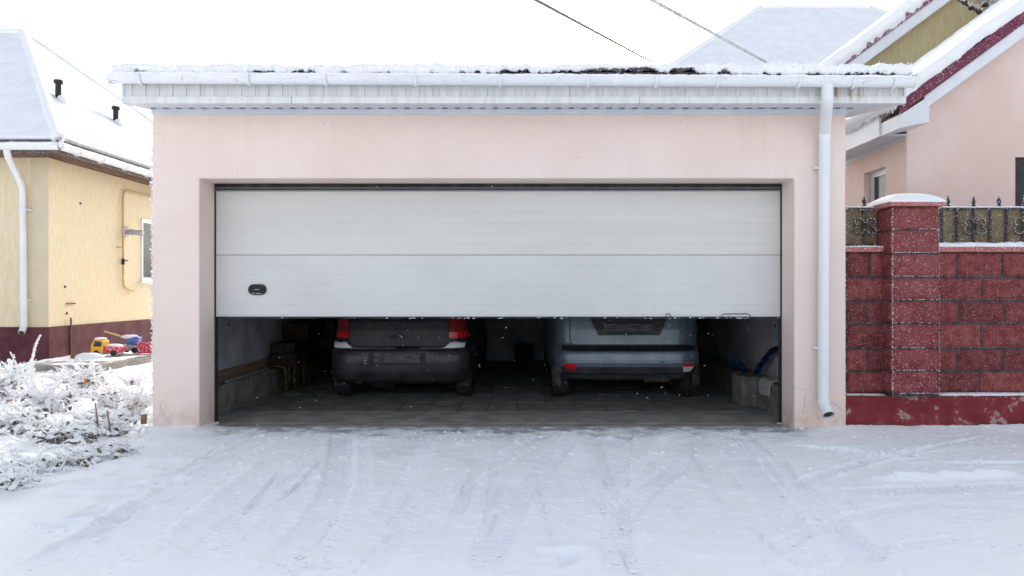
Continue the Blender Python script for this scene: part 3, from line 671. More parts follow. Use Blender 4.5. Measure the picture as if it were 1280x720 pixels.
# ================================================================== GARAGE CONTENTS
b = MB(); b.prism([(-3.215, .302), (-3.19, .302), (-3.20, .425), (-3.225, .425)], 'y', 7.35, 9.2); tag(b.build('wooden_board', M['bark_board'], bevel=.004), 'brown board standing on edge along the left cement ledge', 'board')
b = MB(); b.box(-3.13, 7.7, .305, -3.105, 8.95, .330); tag(b.build('steel_strip', M['steel'], bevel=.003), 'thin grey steel strip lying along the left cement ledge edge', 'metal strip')
b = MB(); b.box(-3.20, 9.22, .305, -2.85, 10.3, .47); b.box(-3.21, 9.3, .472, -2.9, 10.4, .60); b.box(-3.2, 9.75, .602, -2.86, 10.6, .83); tag(b.build('board_stack', M['darkwood'], bevel=.006), 'dark stack of boards on the left ledge beside the black car', 'boards')
def drape(name, y0, y1, m_, lab, xin=-3.14, xo=-2.93, drop=.06, seed=1, sgn=1, ztop=.335):
    n = 14; mm_ = 16; P = np.zeros((n, mm_, 3)); ys = np.linspace(y0, y1, n); T = np.linspace(0, 1, mm_)
    for j, t_ in enumerate(T):
        if t_ < .4: u = t_/.4; x = xin+(xo-xin)*u*.85; z = ztop
        elif t_ < .5: u = (t_-.4)/.1; x = xin+(xo-xin)*(.85+.15*math.sin(u*1.57)); z = ztop-.03*(1-math.cos(u*1.57))
        else: u = (t_-.5)/.5; x = xo+.01*u*sgn; z = ztop-.03-(ztop-.03-drop)*u
        P[:, j] = stk([x+sgn*.02*fbm(ys*9, t_*4, seed, 2), ys+.02*vnoise(t_*5, seed), z+.010*fbm(ys*12, t_*6, seed+3, 2)], -1)
    b = MB(); b.grid(P); o = b.build(name, m_, smooth='all'); md = o.modifiers.new('solid', 'SOLIDIFY'); md.thickness = .022; md.offset = 0
    return tag(o, lab, 'rug' if 'rug' in name else 'rag')
drape('folded_rug', 9.02, 9.20, M['carpet'], 'ochre edged rug hanging over the left ledge, nearest the board', seed=1)
drape('folded_rug', 9.27, 9.50, M['carpet_dark'], 'brown rug hanging over the left ledge between two ochre rugs', seed=5, xo=-2.90, drop=.03)
drape('folded_rug', 9.58, 9.90, M['carpet'], 'ochre rug hanging deepest in the garage over the left ledge', seed=9, xo=-2.88, drop=.04)
m = rough_box(2.40, 8.12, 0, 2.66, 8.48, .315, .006, .05); tag(m.build('concrete_block', M['ledge'], smooth=True), 'grey concrete block standing on the paving at the right ledge', 'block')
drape('grey_rag', 7.62, 7.95, M['cloth'], 'grey rag draped over the right ledge below the blue pipe', xin=2.70, xo=2.545, drop=.17, seed=3, sgn=-1, ztop=.325)
pp = empty('water_pipe', (2.70, 7.9, .34), 'black water pipe with blue couplings on the right inner wall', 'pipe')
pl = [(2.74, 7.62, .70), (2.72, 7.80, .665), (2.68, 7.98, .61), (2.66, 8.20, .47), (2.64, 8.36, .34)]
b = MB(); b.tube(bez(pl, 6), .026, 10); b.build('tube', M['blackpipe'], pp, smooth=True)
for a_, c_, r_ in (((2.73, 7.70, .69), (2.715, 7.80, .668), .032), ((2.685, 7.95, .622), (2.678, 8.02, .588), .032), ((2.670, 8.12, .52), (2.664, 8.19, .48), .036), ((2.652, 8.26, .43), (2.645, 8.31, .385), .034)):
    b = MB(); b.tube([a_, c_], r_, 12); b.build('coupling', M['bluepipe'], pp, smooth=True)
b = MB(); b.tube(bez([(2.56, 8.52, .34), (2.52, 8.62, .42), (2.47, 8.72, .40), (2.5, 8.85, .34)], 6), .03, 10); b.tube([(2.5, 8.62, .42), (2.46, 8.62, .47)], .022, 8)
tag(b.build('pipe_valve', M['bluepipe'], smooth=True), 'small dark blue valve lying on the ledge beyond the concrete block', 'valve')
b = MB(); b.box(-.16, 12.6, 0, .16, 12.9, .30); b.box(-.14, 12.62, .3005, .14, 12.88, .34)
tag(b.build('storage_box', M['darkwood'], bevel=.01), 'dark storage box on the floor between the two cars', 'box')

# ================================================================== CARS
def car(kind, cx, yr, label, L, levels, n=8.):
    root = empty(kind, (cx, yr+L/2, 0), label, 'car')
    lv = np.array(levels)
    def prm(z): return [np.interp(z, lv[:, 0], lv[:, i]) for i in (1, 2, 3)]
    def ge(z):
        w, ri, fi = prm(z); y0 = yr+ri; y1 = yr+L-fi; return w, (y0+y1)/2, (y1-y0)/2
    def ry(x, z, off=0.):
        w, ym, hl = ge(z); q = np.clip(np.abs((x-cx)/w), 0, .9995); return ym-hl*(1-q**n)**(1/n)-off
    def sx(y, z, s, off=0.):
        w, ym, hl = ge(z); q = np.clip(np.abs((y-ym)/hl), 0, .9995); return cx+s*(w*(1-q**n)**(1/n)+off)
    zs = []
    for a, b_ in zip(lv[:-1, 0], lv[1:, 0]): zs += list(np.linspace(a, b_, max(2, int((b_-a)/.03)+1))[:-1])
    zs.append(lv[-1, 0]); rows = []
    ph = np.linspace(0, 2*math.pi, 120, endpoint=False)
    for z in zs:
        w, ym, hl = ge(z); c_, s_ = np.cos(ph), np.sin(ph)
        rows.append(stk([cx+w*np.sign(c_)*np.abs(c_)**(2/n), ym+hl*np.sign(s_)*np.abs(s_)**(2/n), np.full(120, z)], -1))
    b = MB(); b.grid(np.array(rows), close=True); N_ = 120; K = len(rows)
    b.f += [tuple(range(N_))[::-1], tuple((K-1)*N_+j for j in range(N_))]; b.mi += [0, 0]
    def patch(name, m_, z0, z1, xl, xr, off, parent=None, nz=8, nx=26, thick=.02, lab=None, dz=None):
        Zs = np.linspace(z0, z1, nz); G = []
        for z in Zs:
            a = xl(z) if callable(xl) else xl; c = xr(z) if callable(xr) else xr
            xx = cx+np.linspace(a, c, nx); f = ry(xx, z, off)
            G.append(stk([xx, f, np.full(nx, z)], -1))
        G = np.array(G)
        Gb = G.copy(); Gb[..., 1] += thick
        p = MB(); p.grid(G); p.grid(Gb, flip=True)
        for e, eb in ((G[0], Gb[0]), (G[-1], Gb[-1]), (G[:, 0], Gb[:, 0]), (G[:, -1], Gb[:, -1])): p.grid(stk([e, eb]))
        o = p.build(name, m_, parent or root, smooth=40)
        if lab: o['label'] = lab
        return o
    def side(name, m_, z0, z1, y0, y1, s, off=.004):
        G = []
        for z in np.linspace(z0, z1, 6):
            k = (z-z0)/(z1-z0); a = y0[0]+(y0[1]-y0[0])*k; c = y1[0]+(y1[1]-y1[0])*k
            yy = np.linspace(a, c, 14); G.append(stk([sx(yy, z, s, off), yy, np.full(14, z)], -1))
        p = MB(); p.grid(np.array(G)); o = p.build(name, m_, root, smooth='all'); md = o.modifiers.new('s', 'SOLIDIFY'); md.thickness = .008; return o
    return root, b, patch, side, ry, sx, ge
def wheel(root, x, y, s, r=.305, w=.19):
    b = MB(); pr = [(-.5, .70), (-.5, .93), (-.42, 1.), (0, 1.005), (.42, 1.), (.5, .93), (.5, .70)]
    P = np.zeros((48, 7, 3))
    for i in range(48):
        a = 2*math.pi*i/48; tr = 1 if i % 2 else .985
        for j, (u, v) in enumerate(pr): P[i, j] = (x+u*w, y+r*v*tr*math.cos(a), r+r*v*tr*math.sin(a))
    P = np.concatenate([P, P[:1]]); b.grid(P); o = b.build('wheel', M['tyre'], root, smooth=30)
    k = MB(); k.tube([(x-w*.40, y, r), (x+w*.40, y, r)], r*.70, 28); k.tube([(x+s*w*.401, y, r), (x+s*w*.46, y, r)], r*.3, 16); k.build('rim', M['rim'], o, smooth=40)
# --- black hatchback
cxA, yrA = -1.43, 8.30
levA = [(.20, .74, .16, .2), (.25, .82, .07, .07), (.34, .845, .015, .02), (.46, .85, .0, 0), (.575, .85, .005, .01), (.615, .84, .03, .04), (.635, .825, .075, .07), (.70, .815, .085, .2), (.80, .805, .09, .55), (.93, .785, .105, .95), (1.0, .77, .14, 1.05), (1.25, .69, .32, 1.5), (1.38, .62, .46, 1.8), (1.43, .56, .60, 2.0), (1.45, .4, .9, 2.2)]
root, b, patch, side, ry, sx, ge = car('black_hatchback', cxA, yrA, 'dirty black hatchback parked in the left half of the garage', 4.15, levA)
body = b.build('body', M['car_dark'], root, smooth=50)
def gl(z):   # tailgate outline: rounded lower corners
    t_ = min(1, max(0, (z-.652)/.09)); return .50+.06*math.sin(t_*math.pi/2)-.04*max(0, (z-.95)/.4)
tg = patch('tailgate', M['car_dark'], .652, 1.0, lambda z: -gl(z)+0.0, lambda z: gl(z), .014, nz=14)
p = MB(); rr = [(cxA+a*.062-.005, ry(cxA, .74, .0145), .738+b_*.011) for a, b_ in [(-1, -1), (1, -1), (1, 1), (-1, 1)]]
hd_ = MB(); hd_.box(cxA-.085, float(ry(cxA, .74))-.026, .718, cxA+.07, float(ry(cxA, .74))-.012, .756); hh = hd_.build('lock_handle', M['car_black'], tg, bevel=.004)
k = MB(); k.box(cxA-.055, float(ry(cxA, .74))-.027, .732, cxA+.022, float(ry(cxA, .74))-.0245, .743); k.build('grip', M['blackplastic'], hh); k = MB(); k.tube([(cxA+.042, float(ry(cxA, .74))-.0245, .738), (cxA+.042, float(ry(cxA, .74))-.028, .738)], .008, 12); k.build('lock', M['steel'], hh)
patch('rear_window', M['glass'], 1.04, 1.33, lambda z: -.52+(z-1.04)*.35, lambda z: .52-(z-1.04)*.35, .006)
for s in (-1, 1):
    inn = lambda z: .575-.0*(z-.73)+.01*max(0, (z-.85)); out = lambda z: .785-.13*max(0, z-.73)
    def lr(f, g_): return ((lambda z: -g_(z)), (lambda z: -f(z))) if s < 0 else (f, g_)
    a_, c_ = lr(inn, out)
    L1 = patch('tail_light', M['smoke_lamp'], .797, 1.02, a_, c_, .012, nz=8, nx=14)
    patch('lower_lens', M['red_lamp'], .728, .794, a_, c_, .0145, parent=L1, nz=5, nx=14)
    if s > 0: patch('fog_lens', M['red_lamp'], .735, .788, lambda z: .64, lambda z: .70, .0195, parent=L1, nz=3, nx=5)
    patch('bumper_insert', M['car_black'], .538, .598, *( (-.69, -.40) if s < 0 else (.40, .69)), .006, nz=5)
bp = patch('bumper', M['car_bumper'], .255, .618, -.80, .80, .006, nz=20, nx=60, thick=.03)
patch('bumper_seam', M['car_black'], .372, .378, -.76, .76, .0085, parent=bp, nz=2, nx=50)
pr_ = patch('plate_recess', M['car_black'], .432, .590, lambda z: -.325+.0*z, lambda z: .325, .0085, parent=bp, nz=5)
patch('number_plate', M['plate'], .455, .565, -.26, .26, .013, parent=bp, nz=3, lab='grimy unreadable number plate')
s_ = MB(); xs = np.linspace(-.75, .75, 150); G = np.zeros((150, 6, 3))
cov = .25+.75*sstep(.42, .60, np.abs(xs+.01)); cov = np.where((xs > -.02) & (xs < .26), .0, cov)*(1+.4*fbm(xs*18, 2, 0, 3))
hts = .006+.060*sstep(.50, .60, np.abs(xs))
for j, (u, v) in enumerate(((0, 0), (0, .4), (.3, .95), (.8, 1.0), (1.3, .6), (1.4, 0))):
    zz = np.full(150, .618)+v*hts*np.clip(cov, 0, 1.3); yy = ry(cxA+xs, .61, .004)+u*.055
    G[:, j] = stk([cxA+xs, yy, zz], -1)
G[(xs > .0) & (xs < .24), :, 2] -= .03
s_.grid(G, close=True); s_.build('bumper_snow', M['snow'], root, smooth='all')
for s in (-1, 1):
    for yy in (yrA+.62, yrA+3.35): wheel(root, cxA+s*.715, yy, s)
    k = MB(); k.box(cxA+s*.66, yrA+.34, .15, cxA+s*.79, yrA+.352, .26); k.build('mud_flap', M['car_black'], root, bevel=.004)
    side('side_window', M['glass'], .98, 1.32, (yrA+.55, yrA+.85), (yrA+2.95, yrA+2.35), s)
    k = MB(); k.tube([(cxA+s*.80, yrA+2.85, .98), (cxA+s*.93, yrA+2.9, 1.0)], .02, 8); k.box(cxA+s*.86, yrA+2.82, .96, cxA+s*1.0, yrA+2.88, 1.08); k.build('mirror', M['car_dark'], root, bevel=.015)
k = MB(); k.tube([(cxA-.45, yrA+.12, .235), (cxA-.45, yrA+.8, .235)], .028, 12); k.build('exhaust_pipe', M['mud'], root, smooth=True)
k = MB(); k.tube([(cxA-.6, yrA+.62, .22), (cxA+.6, yrA+.62, .22)], .03, 8); k.tube([(cxA-.35, yrA+.35, .2), (cxA-.1, yrA+.35, .2)], .07, 10); k.build('axle', M['car_black'], root)
# --- blue grey estate
cxB, yrB = 1.18, 8.20
levB = [(.24, .76, .30, .2), (.30, .80, .12, .07), (.34, .865, .04, .02), (.46, .88, .0, 0), (.56, .88, .01, .01), (.592, .87, .02, .04), (.655, .87, .09, .12), (.80, .87, .10, .6), (.95, .865, .115, .95), (1.05, .84, .14, 1.1), (1.35, .72, .26, 1.7), (1.45, .66, .38, 1.95), (1.49, .58, .5, 2.1), (1.5, .4, .9, 2.3)]
root, b, patch, side, ry, sx, ge = car('blue_estate_car', cxB, yrB, 'steel blue estate car parked in the right half of the garage', 4.45, levB, n=8.)
b.build('body', M['car_blue'], root, smooth=50)
def gl2(z): t_ = min(1, max(0, (z-.664)/.05)); return .62+.035*math.sin(t_*math.pi/2)-.03*max(0, (z-1.)/.4)
tg = patch('tailgate', M['car_blue'], .664, 1.02, lambda z: -gl2(z), lambda z: gl2(z), .016, nz=14)
patch('tailgate_gap', M['car_black'], .655, 1.06, lambda z: -gl2(z)-.010, lambda z: gl2(z)+.010, .006, nz=8, thick=.01)
def rc(z): return .345+.085*min(1, (z-.765)/.18)
rcs = patch('plate_recess', M['car_dark'], .765, .955, lambda z: -rc(z), lambda z: rc(z), .0185, parent=tg, nz=10)
patch('number_plate', M['plate'], .815, .895, -.28, .28, .024, parent=tg, nz=3, lab='dark unreadable number plate in the tailgate recess')
patch('recess_lip', M['car_black'], .900, .912, -.28, .28, .030, parent=tg, nz=2)
patch('recess_lip', M['car_black'], .78, .80, -.26, .26, .024, parent=tg, nz=2)
patch('rear_window', M['glass'], 1.07, 1.36, lambda z: -.60+(z-1.04)*.35, lambda z: .60-(z-1.04)*.35, .006)
for s in (-1, 1): 
    patch('tail_light', M['smoke_lamp'], 1.0, 1.30, *((-.80, -.66) if s < 0 else (.66, .80)), .008, nx=8)
st = patch('bumper_step', M['car_black'], .598, .650, lambda z: -.755, lambda z: .755, .045, nz=6, nx=60, thick=.05)
bp = patch('bumper', M['car_blue'], .416, .586, lambda z: -.81, lambda z: .81, .012, nz=12, nx=70, thick=.03)
patch('bumper_groove', M['car_black'], .484, .488, lambda z: -.72, lambda z: .72, .0135, parent=bp, nz=2, nx=50, thick=.003)
tcv = patch('tow_eye_outline', M['car_black'], .432, .482, .335, .388, .0135, parent=bp, nz=2, nx=3, thick=.003)
patch('tow_eye_cover', M['car_blue'], .435, .479, .338, .385, .0150, parent=bp, nz=2, nx=3, thick=.003)
patch('lower_valance', M['car_bumper'], .315, .413, lambda z: -.74-.3*(z-.315), lambda z: .74+.3*(z-.315), .008, nz=8, nx=60, thick=.03)
for s in (-1, 1):
    sh = lambda z: .665 ; 
    o_ = lambda z: .665+.075*min(1., max(0., (z-.36)/.08))**.5
    i_ = lambda z: .600
    a_, c_ = ((lambda z: -o_(z)-.0), (lambda z: -i_(z))) if s < 0 else (i_, o_)
    lo = patch('fog_light' if s < 0 else 'reversing_light', M['smoke_lamp'] if s < 0 else M['white_lamp'], .362, .420, a_, c_, .018, nz=6, nx=10)
    patch('upper_lens', M['red_lamp'], .4205, .450, a_, c_, .0195, parent=lo, nz=3, nx=10)
    for yy in (yrB+.66, yrB+3.35): wheel(root, cxB+s*.755, yy, s, .315, .2)
    k = MB(); P = []
    for z in np.linspace(.17, .40, 8): P.append([(cxB+s*(.745+.02*(z/.4)), yrB+.26, z), (cxB+s*(.85+.03*z), yrB+.30, z)])
    k.grid(np.array(P)); o = k.build('mud_flap', M['mud'], root, smooth='all'); md = o.modifiers.new('s', 'SOLIDIFY'); md.thickness = .012
    side('side_window', M['glass'], 1.05, 1.38, (yrB+.40, yrB+.50), (yrB+3.05, yrB+2.45), s)
    k = MB(); k.tube([(cxB+s*.86, yrB+3.0, 1.03), (cxB+s*.98, yrB+3.05, 1.05)], .02, 8); k.box(cxB+s*.92, yrB+2.97, 1.0, cxB+s*1.06, yrB+3.03, 1.13); k.build('mirror', M['car_blue'], root, bevel=.015)
k = MB(); k.tube(bez([(cxB-.62, yrB+.62, .22), (cxB-.3, yrB+.55, .26), (cxB+.3, yrB+.55, .26), (cxB+.62, yrB+.62, .22)], 5), .028, 8); k.tube([(cxB+.2, yrB+.3, .27), (cxB+.5, yrB+.3, .27)], .06, 10); k.build('axle', M['mud'], root)

# ================================================================== YELLOW HOUSE (left)
hx0, hy0 = -8.08, 12.5
yh = empty('yellow_house', (hx0-3.5, hy0+4.5, 0), 'pale yellow rendered house with snowy hipped roof at the left edge', 'house')
b = MB(); b.box(-15.5, hy0, .64, hx0, 21.5, 3.66); wl = b.build('wall', M['stucco_yellow'], yh, bevel=.01)
b = MB(); b.box(-15.48, hy0-.03, -.1, hx0+.03, 21.5, .637); b.build('plinth', M['plinth_wine'], yh, bevel=.008)
b = MB(); b.box(hx0-.30, hy0-.005, .642, hx0+.005, hy0-.001, 3.6); b.build('corner_strip', mat('greyed_corner_render', (.62, .55, .42), (.68, .58, .40), rough=.95, nscale=3, bump=.4, bscale=40), wl)
ex, ey, ez = hx0+.48, hy0-.5, 3.66
by = 22.0; pkx, pkz, pky = -11.55, 7.15, 17.0; exl = -16.2
b = MB(); b.add([(ex, ey, ez), (ex, by, ez), (exl, by, ez), (exl, ey, ez), (pkx, pky, pkz), (-12.3, pky, pkz), (ex, ey, ez+.06), (ex, by, ez+.06), (exl, by, ez+.06), (exl, ey, ez+.06)],
      [(6, 7, 4), (7, 8, 5, 4), (8, 9, 5), (9, 6, 4, 5), (0, 1, 7, 6), (1, 2, 8, 7), (2, 3, 9, 8), (3, 0, 6, 9), (0, 3, 2, 1)])
rf = b.build('roof', M['tile_dark'], yh)
def slope_grid(mb, A, B, Cc, D, th=.07, nu=50, nv=30, lump=.02, seed=0, wave=.0, wl=.18):
    """snow skin over the roof quad A-B (eave) to D-C (ridge)"""
    A, B, Cc, D = [np.array(q, float) for q in (A, B, Cc, D)]
    u = np.linspace(0, 1, nu)[:, None, None]; v = np.linspace(0, 1, nv)[None, :, None]
    P = (A*(1-u)+B*u)*(1-v)+(D*(1-u)+Cc*u)*v
    nrm = np.cross(B-A, D-A); nrm /= np.linalg.norm(nrm); nrm = nrm*(1 if nrm[2] > 0 else -1)
    s = u[..., 0]*np.linalg.norm(B-A)
    dd = th+lump*fbm(P[..., 0]*1.1+seed, P[..., 1]*1.1, P[..., 2]*1.1, 4)+.25*lump*fbm(P[..., 0]*8, P[..., 1]*8, P[..., 2]*8, 2)+wave*np.cos(s*2*math.pi/wl)
    T = P+nrm*dd[..., None]; edge = T.copy()
    mb.grid(T)
    # skirt at the eave
    E = stk([T[:, 0], T[:, 0]-nrm*(th*.5)+(A-D)/np.linalg.norm(A-D)*.03, P[:, 0]+nrm*.008+(A-D)/np.linalg.norm(A-D)*.01*0], 1); mb.grid(E)
    return T
s = MB(); slope_grid(s, (exl, ey, ez+.06), (ex, ey, ez+.06), (pkx, pky, pkz), (-12.3, pky, pkz), nu=90, nv=40, wave=0, seed=2); s.build('front_snow', M['roofsnow_x'], rf, smooth='all', fixn=False)
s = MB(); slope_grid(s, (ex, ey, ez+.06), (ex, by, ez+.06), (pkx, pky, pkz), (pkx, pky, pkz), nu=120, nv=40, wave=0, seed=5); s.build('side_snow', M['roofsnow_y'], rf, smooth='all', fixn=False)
s = MB(); s.tube([Vector((ex, ey, ez+.09)).lerp(Vector((pkx, pky, pkz+.04)), t_) for t_ in np.linspace(0, 1, 70)], .10, 9, lump=.25, lf=5)
s.tube([Vector((pkx, pky, pkz+.04)).lerp(Vector((ex, by, ez+.09)), t_) for t_ in np.linspace(0, 1, 70)], .09, 9, lump=.2, lf=4)
s.tube([Vector((-12.3, pky, pkz+.05)).lerp(Vector((pkx, pky, pkz+.05)), t_) for t_ in np.linspace(0, 1, 20)], .10, 9, lump=.2, lf=4); s.build('hip_snow', M['snow'], rf, smooth='all')
# soffit boards and eave gutter
b = MB(); b.box(hx0+.002, ey+.02, ez-.14, ex-.02, by, ez-.12); b.box(-15.5, ey+.02, ez-.14, hx0+.0, hy0-.002, ez-.12)
for k_ in range(3): b.box(hx0+.06+k_*.14, ey+.05, ez-.158, hx0+.12+k_*.14, by, ez-.141)
b.build('soffit', M['brown_soffit'], yh)
b = MB(); b.box(ex-.03, ey, ez-.15, ex, by, ez-.001); b.box(-15.5, ey, ez-.15, ex-.031, ey+.03, ez-.001); b.build('fascia', M['tile_dark'], yh)
def half_gutter(pts, r=.065, side_=None):
    m_ = MB(); pts = [Vector(p) for p in pts]
    for a_, c_ in zip(pts[:-1], pts[1:]):
        t_ = (c_-a_).normalized(); n_ = t_.cross(Vector((0, 0, 1))).normalized(); G = []
        for q in (a_, c_):
            G.append([list(q+n_*r*math.cos(an)+Vector((0, 0, r*math.sin(an)))) for an in np.linspace(math.pi, 2*math.pi, 12)]+[list(q+n_*(r-.006)*math.cos(an)+Vector((0, 0, (r-.006)*math.sin(an)+.003))) for an in np.linspace(2*math.pi, math.pi, 12)])
        m_.grid(np.array(G), close=True)
    return m_
gp = [(-15.5, ey-.07, ez-.05), (ex+.07, ey-.07, ez-.05), (ex+.07, by, ez-.05)]
gu = half_gutter(gp).build('gutter', M['whitemetal'], yh, smooth=50)
s = MB(); s.tube([(x, ey-.07, ez-.04) for x in np.arange(-15.5, ex+.07, .08)], .056, 8, lump=.3, lf=7); s.tube([(ex+.07, y, ez-.04) for y in np.arange(ey-.07, by, .08)], .056, 8, lump=.3, lf=7); s.build('gutter_snow', M['rime'], gu, smooth='all')
for y in (12.4, 13.1, 13.9, 14.7, 15.5):
    k = MB(); k.tube([(ex+.07+.072*math.cos(an), y, ez-.05+.072*math.sin(an)) for an in np.linspace(math.pi, 2*math.pi, 10)], .009, 6, squash=(1.8, .7)); k.build('bracket', M['whitemetal'], gu)
# downpipe
b = MB(); q0 = at(8, 186, ey-.06); q1 = at(10, 196, ey+.02); q2 = at(28, 234, hy0-.09); q3 = at(30, 408, hy0-.09)
b.tube(fillet([q0, q1, q2, (q3[0], q2[1], q3[2]), (q3[0]+.02, q3[1]-.09, q3[2]-.10)], .10), .052, 14)
dpp = b.build('downpipe', M['whitemetal'], yh, smooth=60)
for py_ in (262, 375):
    q = at(29.5, py_, hy0-.09); k = MB(); k.tube([(q[0], q[1], q[2]-.015), (q[0], q[1], q[2]+.015)], .058, 14); k.box(q[0]+.03, q[1], q[2]-.01, q[0]+.10, hy0-.001, q[2]+.01); k.build('clamp', M['whitemetal'], dpp, smooth=40)
k = MB(); a = at(30, 408, hy0-.09); k.tube([(a[0]+.021, a[1]-.091, a[2]-.101), (a[0]+.0212, a[1]-.0925, a[2]-.1025)], .045, 14); k.build('dark_bore', M['mud'], dpp)
# gas pipe, flue, window, marks
b = MB(); xw_ = hx0+.05; b.tube(fillet([(xw_, 17.5, 3.30), (xw_, 14.74, 3.27), (xw_, 14.74, 1.32), (xw_, 15.15, 1.26)], .16), .021, 10)
gp_ = b.build('gas_pipe', M['gaspipe'], yh, smooth=True)
b = MB(); b.tube([(xw_, 14.74, 1.78), (xw_, 14.74, 1.90)], .032, 10); b.tube([(xw_, 14.74, 1.86), (xw_+.1, 14.74, 1.86)], .012, 6); b.build('valve', M['blackplastic'], gp_)
b = MB(); b.tube([(hx0, 14.74, 2.12), (xw_, 14.74, 2.12)], .012, 6); b.tube([(hx0, 14.60, 2.12), (hx0+.06, 14.60, 2.12)], .014, 6); b.build('clip', M['grey'], gp_)
b = MB(); yf = 14.92; b.tube([(hx0, yf, 2.45), (hx0+.03, yf, 2.45)], .11, 16); b.tube([(hx0+.03, yf, 2.45), (hx0+.30, yf+.03, 2.43)], .05, 14); b.tube([(hx0+.12, yf, 2.447), (hx0+.16, yf, 2.444)], .062, 14); b.tube([(hx0+.24, yf+.03, 2.434), (hx0+.34, yf+.03, 2.425)], .058, 14); b.build('boiler_flue', M['grey'], yh, smooth=40)
b = MB(); b.box(hx0+.001, 15.53, 1.46, hx0+.02, 15.58, 2.78); b.box(hx0+.001, 15.581, 2.70, hx0+.02, 16.9, 2.78); b.box(hx0+.001, 15.581, 1.46, hx0+.02, 16.9, 1.54); b.box(hx0+.001, 16.2, 1.541, hx0+.02, 16.26, 2.699)
wf = b.build('window', M['pvc'], yh); b = MB(); b.box(hx0+.002, 15.581, 1.541, hx0+.008, 16.9, 2.699); b.build('pane', M['glass'], wf); b = MB(); b.box(hx0+.0, 15.42, 1.42, hx0+.09, 17.0, 1.458); b.build('sill', M['whitemetal'], wf)
b = MB(); b.box(hx0+.031, 13.05, -.05, hx0+.05, 13.075, .78); b.box(hx0+.001, 12.98, 1.02, hx0+.03, 13.22, 1.04); b.build('earthing_strip', M['stem'], yh)
b = MB()
for (zz_, yy_) in ((1.33, 12.95), (2.85, 13.4), (.86, 13.0)): b.ball((hx0, yy_, zz_), .025, nu=8, nv=6)
b.build('wall_plug', M['brown_soffit'], yh)
vp = None
for i, (vx, vy, vz, hh_) in enumerate(((-8.88, 14.04, 4.74, .54), (-8.91, 16.07, 4.76, .52))):
    b = MB(); b.tube([(vx, vy, vz-.1), (vx, vy, vz+hh_*.86)], .055, 14); o = b.build('vent_pipe', M['blackplastic'], rf, smooth=50)
    k = MB(); k.tube([(vx, vy, vz+hh_*.86), (vx, vy, vz+hh_*.9), (vx, vy, vz+hh_*.98), (vx, vy, vz+hh_)], [.07, .085, .08, .03], 16); k.build('cap', M['blackplastic'], o, smooth=50)
    k = MB(); k.ball((vx+.07, vy-.03, vz+.10), .10, .3, sq=(1, .9, 1.5)); k.build('drifted_snow', M['snow'], o, smooth='all'); k = MB(); k.ball((vx, vy, vz+hh_*1.0), .08, .2, sq=(1, 1, .35)); k.build('snow_cap', M['snow'], o, smooth='all')
# paved strip along the house
b = rough_box(hx0+.04, 11.5, -.1, -6.60, 21.5, .10, .012, .12)
pth = b.build('path', M['concrete'], smooth=True); tag(pth, 'snowy concrete strip along the yellow house', 'path', kind='structure')
s = MB(); 
for (xa, xb, ya, yb_) in ((hx0+.04, -6.66, 11.53, 21.5),):
    xs = np.arange(xa, xb+.001, .07); ys = np.arange(ya, yb_+.001, .07); XX, YY = np.meshgrid(xs, ys)
    ZZ = .108+.03*fbm(XX*2.5, YY*2.5, 3, 4)+.01*fbm(XX*12, YY*12, 1, 2); ed = np.minimum.reduce([sstep(0, .08, XX-xa+.2), sstep(0, .08, xb-XX), sstep(0, .08, YY-ya)]); s.grid(stk([XX, YY, ZZ*ed+.09*(1-ed)], -1))
sn_ = s.build('path_snow', M['snow'], smooth='all', fixn=False); sn_.parent = pth
# toys
def toy_wheels(root, pts, r=.035, w=.03):
    for (x, y) in pts:
        k = MB(); k.tube([(x, y-w/2, .145+r*.0+r-.02), (x, y+w/2, .145+r-.02)], r, 14); k.build('wheel', M['blackplastic'], root, smooth=40)
tx, ty, tz = -7.42, 12.9, .12
tr = empty('toy_truck', (tx, ty, tz), 'toy tipper truck with yellow cab and red bed on the snowy concrete strip', 'toy')
b = MB(); b.prism([(tx-.12, tz+.06), (tx+.10, tz+.06), (tx+.10, tz+.27), (tx-.06, tz+.30), (tx-.12, tz+.19)], 'y', ty-.10, ty+.10); cb = b.build('cab', M['toy_yellow'], tr, bevel=.012)
b = MB(); b.prism([(tx-.07, tz+.17), (tx+.07, tz+.17), (tx+.07, tz+.25), (tx-.045, tz+.27)], 'y', ty-.106, ty+.106); b.build('cab_window', M['glass'], cb)
b = MB(); b.ball((tx, ty, tz+.30), .10, .2, sq=(1, .9, .25)); b.build('snow_cap', M['snow'], cb, smooth='all')
b = MB(); b.box(tx-.13, ty-.09, tz+.03, tx+.36, ty+.09, tz+.058); b.build('chassis', M['toy_grey'], tr, bevel=.006)
b = MB(); b.prism([(tx+.12, tz+.062), (tx+.36, tz+.062), (tx+.40, tz+.16), (tx+.12, tz+.18)], 'y', ty-.11, ty+.11); bd = b.build('bed', M['toy_red'], tr, bevel=.01)
b = MB(); b.ball((tx+.25, ty, tz+.16), .13, .25, sq=(1.1, .75, .4)); b.build('snow_load', M['snow'], bd, smooth='all')
toy_wheels(tr, [(tx-.02, ty-.10), (tx+.28, ty-.10), (tx-.02, ty+.10), (tx+.28, ty+.10)], .05)
tx2, ty2 = -7.20, 13.45
tc_ = empty('toy_crane', (tx2, ty2, .12), 'grey and blue toy crane with a slanting boom beside the toy truck', 'toy')
b = MB(); b.box(tx2-.18, ty2-.11, .17, tx2+.22, ty2+.11, .27); b.build('chassis', M['toy_grey'], tc_, bevel=.012)
b = MB(); b.box(tx2-.02, ty2-.08, .272, tx2+.18, ty2+.08, .42); b.build('cab', M['toy_blue'], tc_, bevel=.015)
